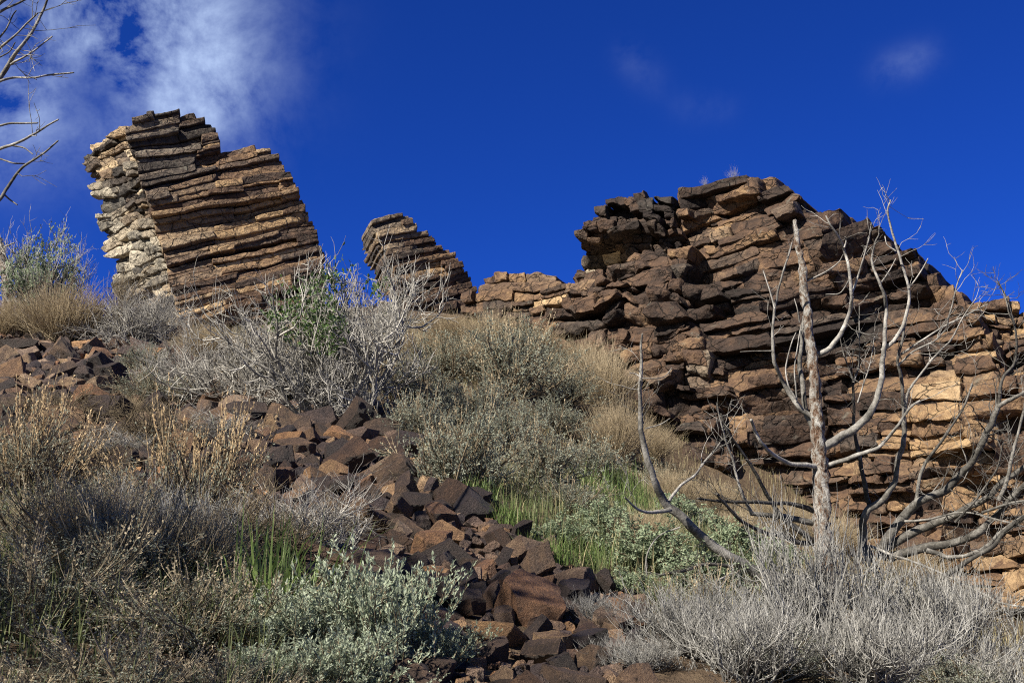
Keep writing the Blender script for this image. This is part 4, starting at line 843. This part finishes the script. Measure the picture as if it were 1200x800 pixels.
Bl = [
 ([(1010, 650), (1011, 625), (1014, 602), (1035, 585), (1048, 562), (1051, 540), (1059, 515), (1059, 490), (1057, 450), (1052, 425), (1056, 405), (1060, 385)], 7.0, 1.6, DB, DB - .3, .45, 5),
 ([(1020, 590), (1010, 552), (1005, 520), (1001, 492), (1000, 457), (997, 432)], 4.0, 1.5, DB, DB - .3, .14, 3),
 ([(1000, 448), (1006, 430), (1007, 400), (1007, 360)], 1.6, .8, DB - .3, DB - .4, .6, 1),
 ([(1004, 472), (1012, 450), (1020, 425), (1025, 395)], 1.5, .7, DB - .3, DB - .3, .68, 1),
 ([(1000, 446), (990, 420), (984, 393)], 1.5, .7, DB - .3, DB - .3, .5, 0),
 ([(1059, 492), (1065, 460), (1085, 430), (1100, 413), (1115, 398), (1130, 370), (1143, 351)], 2.4, .9, DB - .2, DB - .6, .7, 2),
 ([(1056, 415), (1090, 393), (1115, 378), (1140, 365), (1158, 357)], 2.0, .9, DB - .3, DB - .5, .7, 1),
 ([(1110, 382), (1117, 352), (1122, 332), (1128, 317)], 1.5, .8, DB - .45, DB - .5, .66, 0),
 ([(1052, 428), (1070, 412), (1095, 400), (1110, 384)], 1.8, .9, DB - .3, DB - .45, .66, 0),
 ([(1030, 655), (1045, 625), (1063, 598), (1080, 586), (1107, 572), (1125, 555), (1140, 540), (1152, 515), (1160, 500), (1166, 485), (1171, 474)], 8.0, 3.8, DB, DB - .6, .42, 6),
 ([(1171, 474), (1173, 455), (1177, 440), (1187, 428), (1191, 408), (1188, 380), (1180, 350), (1170, 330)], 3.2, 1.0, DB - .6, DB - .8, .35, 4),
 ([(1171, 476), (1190, 465), (1205, 455), (1225, 430)], 4.0, 1.4, DB - .6, DB - .8, .45, 3),
 ([(1074, 585), (1080, 552), (1100, 520), (1117, 497), (1132, 470), (1139, 450)], 3.2, 1.3, DB - .2, DB - .4, .42, 4),
 ([(1040, 644), (1075, 622), (1112, 607), (1150, 587), (1175, 567), (1200, 548), (1240, 515)], 7.5, 3.0, DB, DB - .9, .45, 6),
 ([(1042, 655), (1100, 640), (1145, 625), (1165, 605), (1185, 585), (1215, 555), (1250, 530)], 7.5, 3.0, DB, DB - 1.1, .40, 6),
 ([(1085, 645), (1115, 652), (1150, 645), (1175, 622), (1205, 602), (1250, 580)], 4.2, 2.0, DB - .3, DB - 1.1, .58, 5),
 ([(1104, 676), (1130, 660), (1155, 645), (1180, 620), (1215, 598)], 4.5, 2.4, DB - .7, DB - 1.1, .15, 3),
 ([(1130, 722), (1150, 725), (1175, 718), (1210, 711)], 3.0, 1.8, DB - .9, DB - 1.3, .10, 3),
 ([(1020, 640), (1060, 655), (1100, 670), (1150, 695), (1180, 708), (1215, 712)], 2.2, 1.4, DB, DB - 1.3, .7, 3),
 ([(1170, 585), (1182, 558), (1186, 530), (1192, 508), (1203, 470), (1215, 440)], 3.4, 1.6, DB - .7, DB - .9, .55, 4),
 ([(1120, 612), (1140, 590), (1155, 570), (1168, 548), (1175, 520)], 2.2, 1.0, DB - .5, DB - .7, .25, 3),
 ([(1150, 600), (1180, 590), (1210, 585)], 2.5, 1.6, DB - .6, DB - .8, .4, 3),
 ([(1060, 610), (1090, 608), (1130, 600), (1165, 608), (1210, 620)], 2.2, 1.2, DB - .2, DB - .8, .6, 4),
 ([(1188, 380), (1182, 366), (1179, 352), (1172, 333)], 1.6, .8, DB - .8, DB - .8, .4, 1),
]
Bl = [(p, a, b, c, d, e - .1 if e > .3 else e, f + 2) for p, a, b, c, d, e, f in Bl]
baseB = gpoint(1030, 690, DB)
dead_tree('dead_tree', 'sprawling dead tree with many grey limbs spreading to the right edge', baseB, ([(1030, 700), (1026, 675), (1020, 662), (1012, 640)], 10, 6, DB, DB, M_WOOD), Bl, 92)
# dead tree standing outside the left edge, its branch tips reaching into the picture
DC = 5.5
Cl = [
 ([(-45, 150), (-20, 118), (0, 92), (10, 77), (23, 58), (35, 42), (44, 26), (51, 10), (58, -8)], 4.0, 1.2, DC, DC, .5, 3),
 ([(-10, 102), (5, 94), (20, 91), (40, 91), (60, 88), (86, 85)], 1.9, 1.0, DC, DC, .62, 1),
 ([(13, 76), (35, 63), (50, 52), (61, 43)], 1.6, .9, DC, DC, .6, 1),
 ([(-40, 95), (-10, 66), (0, 57), (15, 45), (30, 30), (44, 16)], 2.4, 1.0, DC, DC - .2, .5, 3),
 ([(-6, 50), (0, 43), (8, 33), (14, 20), (19, 13)], 1.4, .8, DC, DC, .3, 0),
 ([(-8, 71), (3, 66), (12, 60), (18, 50)], 1.2, .7, DC, DC, .3, 0),
 ([(-40, 45), (-10, 22), (0, 15), (15, 8), (32, -1)], 2.4, 1.2, DC, DC, .4, 1),
 ([(-40, 20), (-10, 10), (0, 6), (12, -2)], 3.2, 2.0, DC, DC, .3, 1),
 ([(-60, 180), (-20, 155), (0, 148), (15, 144), (44, 144)], 2.2, 1.0, DC, DC, .6, 0),
 ([(-60, 205), (-20, 183), (0, 175), (20, 168), (40, 158), (55, 147), (68, 140)], 2.6, 1.0, DC, DC - .2, .6, 1),
 ([(-70, 300), (-20, 258), (0, 232), (5, 224), (15, 210), (25, 198), (40, 187), (55, 177), (68, 165)], 3.0, 1.0, DC, DC - .2, .38, 1),
 ([(-20, 184), (0, 186), (15, 191), (29, 192)], 1.3, .8, DC, DC, .25, 0),
 ([(14, 171), (28, 174), (38, 181)], 1.1, .7, DC - .1, DC - .1, .6, 0),
 ([(4, 227), (12, 234), (20, 240)], 1.3, .7, DC - .1, DC - .1, .35, 0),
]
baseC = gpoint(-100, 700, DC)
Cl = [(p, a * 1.3, b * 1.3, c, d, e, f) for p, a, b, c, d, e, f in Cl]
dead_tree('dead_tree', 'dead tree at the left edge, only its bare branch tips against the sky showing', baseC, ([(-105, 730), (-98, 620), (-90, 450), (-72, 300), (-58, 180), (-45, 60), (-38, -80), (-30, -250)], 20, 5, DC, DC, M_BARK), Cl, 93)
# broken snag at the left edge of the skyline
DS = 23.5
dead_tree('dead_snag', 'short dark broken snag at the left edge beside the blond brush', gpoint(4, 385, DS), ([(10, 400), (9, 350), (6, 320), (3, 300), (-2, 280)], 7, 4, DS, DS, M_BARK),
  [([(2, 292), (10, 287), (17, 285)], 2, 1, DS, DS - .3, .6, 0), ([(8, 312), (20, 312), (30, 312)], 1.4, .8, DS, DS - .2, .6, 0), ([(9, 345), (30, 343), (50, 345)], 2, 1, DS, DS - .4, .55, 0), ([(8, 352), (25, 351), (35, 352)], 1.6, .8, DS, DS, .6, 0), ([(-4, 378), (18, 370), (40, 356), (54, 345)], 2, 1, DS - .4, DS - .6, .15, 0)], 94, 'dead snag')
def fallen(path, r0, r1, tone, lab, lift=.08, seed=1, tw=3):
    rng = np.random.default_rng(seed); P = [ground_hit(x, y) for x, y in path]; ds = [p[1] for p in P]; D0, D1 = ds[0] - .15, ds[-1] - .15
    mb = limb_mb(rng, path, r0, r1, D0, D1, tone, 7, tw, tl=(.2, .6)); base = P[0]
    tag(link('fallen_branch', mb.mesh('fallen_branch', M_WOOD, origin=base), None, base), lab, 'branch', 'fallen branches on the far talus')
fallen([(16, 442), (40, 432), (60, 425), (85, 406), (108, 390), (128, 370)], 2.4, 1.2, .35, 'dark fallen branch rising to the right across the far talus', seed=5)
fallen([(60, 428), (80, 429), (100, 430), (130, 426), (162, 417)], 1.8, .9, .62, 'silvery fallen branch lying flat across the far talus', seed=6)
fallen([(52, 462), (75, 470), (100, 472), (122, 468), (136, 461)], 1.8, .9, .66, 'curved silvery fallen branch lowest on the far talus', seed=7)

# ------------------------------------------------------------------ the big grey shrub and the small trees
def big_shrub(name, px, py, wpx, hpx, label, seed, leafmat, leafregion, leafn, up=.10, n0=11, thick=1., mat=None, spread=1.15, fine=3):
    rng = np.random.default_rng(seed); p = gpoint(px, py); D = p[1]; w_, h_ = wpx * D / FPX, hpx * D / FPX; b, f = MB(), MB()
    d = dome_dirs(rng, n0, spread); base = rng.normal(size=(n0, 3)) * .05; base[:, 2] = -.1
    P = grow(rng, base, d, rng.uniform(.55, .9, n0), 7, .2, up); add_tubes(b, rng, P, .022 * thick, .007 * thick, 5, rng.random(n0) * .5)
    Q, _ = sprout(rng, P, 9, (.2, 1), .6, (.4, .7), 6, .2, up); add_tubes(b, rng, Q, .009 * thick, .003 * thick, 4, rng.random(len(Q)) * .8)
    S, _ = sprout(rng, Q, 6, (.25, 1), .65, (.35, .6), 5, .2, up); add_tubes(b, rng, S, .0042 * thick, .0018 * thick)
    T_, _ = sprout(rng, S, fine, (.3, 1), .7, (.35, .6), 4, .2, up); add_tubes(b, rng, T_, .0024 * thick, .0011 * thick)
    allp = np.concatenate([m.reshape(-1, 3) for m in (Q, S, T_)]); ex = max(np.percentile(np.abs(allp[:, 0]), 98) * 2, .1); ez = np.percentile(allp[:, 2], 99.3)
    lp, ld = along(rng, T_, leafn, (.4, 1)); sx = np.array([w_ / ex, w_ / ex, h_ / ez])
    q = lp * sx + p; lx, ly, _ = project(q); ok = np.zeros(len(lp), bool)
    for (cx, cy, r) in leafregion: ok |= ((lx - cx) ** 2 + (ly - cy) ** 2) < (r * rng.uniform(.4, 1.15, len(lp))) ** 2
    r_ = empty(name, p, label, 'shrub'); r_.scale = tuple(sx)
    link('branches', b.mesh('branches', mat or M_SILVERTWIG), r_)
    if ok.any():
        leaves(f, rng, lp[ok], ld[ok] + rng.normal(size=(ok.sum(), 3)) * .7, .032, .010); link('foliage', f.mesh('foliage', leafmat, False), r_)
    return r_
big_shrub('tall_shrub', 398, 494, 235, 190, 'big silvery bare shrub with green leaves on its upper left, below the fin', 101, M_GREEN, [(352, 362, 40), (375, 385, 34), (405, 300, 18), (385, 330, 20), (440, 335, 14), (325, 375, 18)], 3, n0=18, thick=1.0, fine=5)
big_shrub('grey_green_tree', 52, 384, 105, 128, 'grey twiggy small tree with dusty green foliage on the left skyline', 102, M_GULLY, [(40, 320, 34), (60, 290, 32), (72, 330, 28), (25, 330, 28), (50, 350, 30)], 7, .16, 15, 1.0)
big_shrub('bare_shrub', 130, 392, 70, 90, 'bare dark branching shrub against the pale foot of the tower', 103, M_GREEN, [], 1, .06, 7, 1.1, M_DARKTWIG)
big_shrub('bare_shrub', 452, 392, 60, 45, 'pale bare shrub at the left foot of the leaning fin', 104, M_GREEN, [(470, 370, 22), (440, 320, 12)], 3, .08, 9)
big_shrub('bare_shrub', 185, 405, 90, 70, 'whitish bare shrub in front of the broken side of the tower', 105, M_GREEN, [(135, 375, 14)], 2, .03, 9)
# dry weeds on top of the cliff
for px, py, w_, lab in ((860, 208, 22, 'whitish dry weed on the top of the cliff'), (976, 262, 10, 'thin dry weed on the cliff edge'), (826, 214, 14, 'tiny pale weed near the top of the cliff')):
    D = d_main(px, py) + .35; p = W(px, py + 3, D); s = w_ * D / FPX; r = empty('dry_weed', p, lab, 'weed', 'weeds on the cliff'); r.scale = (s, s, s * 1.6)
    for nm, me in t_straw(25, 90, 0, M_SILVERTWIG): link(nm, me, r)

# ------------------------------------------------------------------ juniper outside the left edge that shades the near left corner
rng = np.random.default_rng(120); jp = np.array([-4.0, 1.6, 0]); jp[2] = float(H(jp[0], jp[1])); r = empty('juniper_tree', jp, 'dark green juniper standing left of the camera, shading the near left corner', 'tree')
tr, cr_ = MB(), MB(); Pt = grow(rng, np.array([[0, 0, -.2]]), np.array([[.05, .05, 1.]]), np.array([4.6]), 12, .06, .1); add_tubes(tr, rng, Pt, .16, .03, 10, .5)
Q, _ = sprout(rng, Pt, 46, (.25, 1), 1.1, (.22, .36), 6, .15, .06); add_tubes(tr, rng, Q, .03, .008, 5, .5); S, _ = sprout(rng, Q, 7, (.3, 1), .7, (.3, .5), 4, .15, .06); add_tubes(tr, rng, S, .006, .003, 3, .5)
lp, ld = along(rng, S, 18, (.1, 1)); leaves(cr_, rng, lp + rng.normal(size=lp.shape) * .05, ld + rng.normal(size=lp.shape) * .7, .10, .016)
link('trunk', tr.mesh('trunk', M_BARK), r); link('crown', cr_.mesh('crown', M_JUNIPER, False), r)
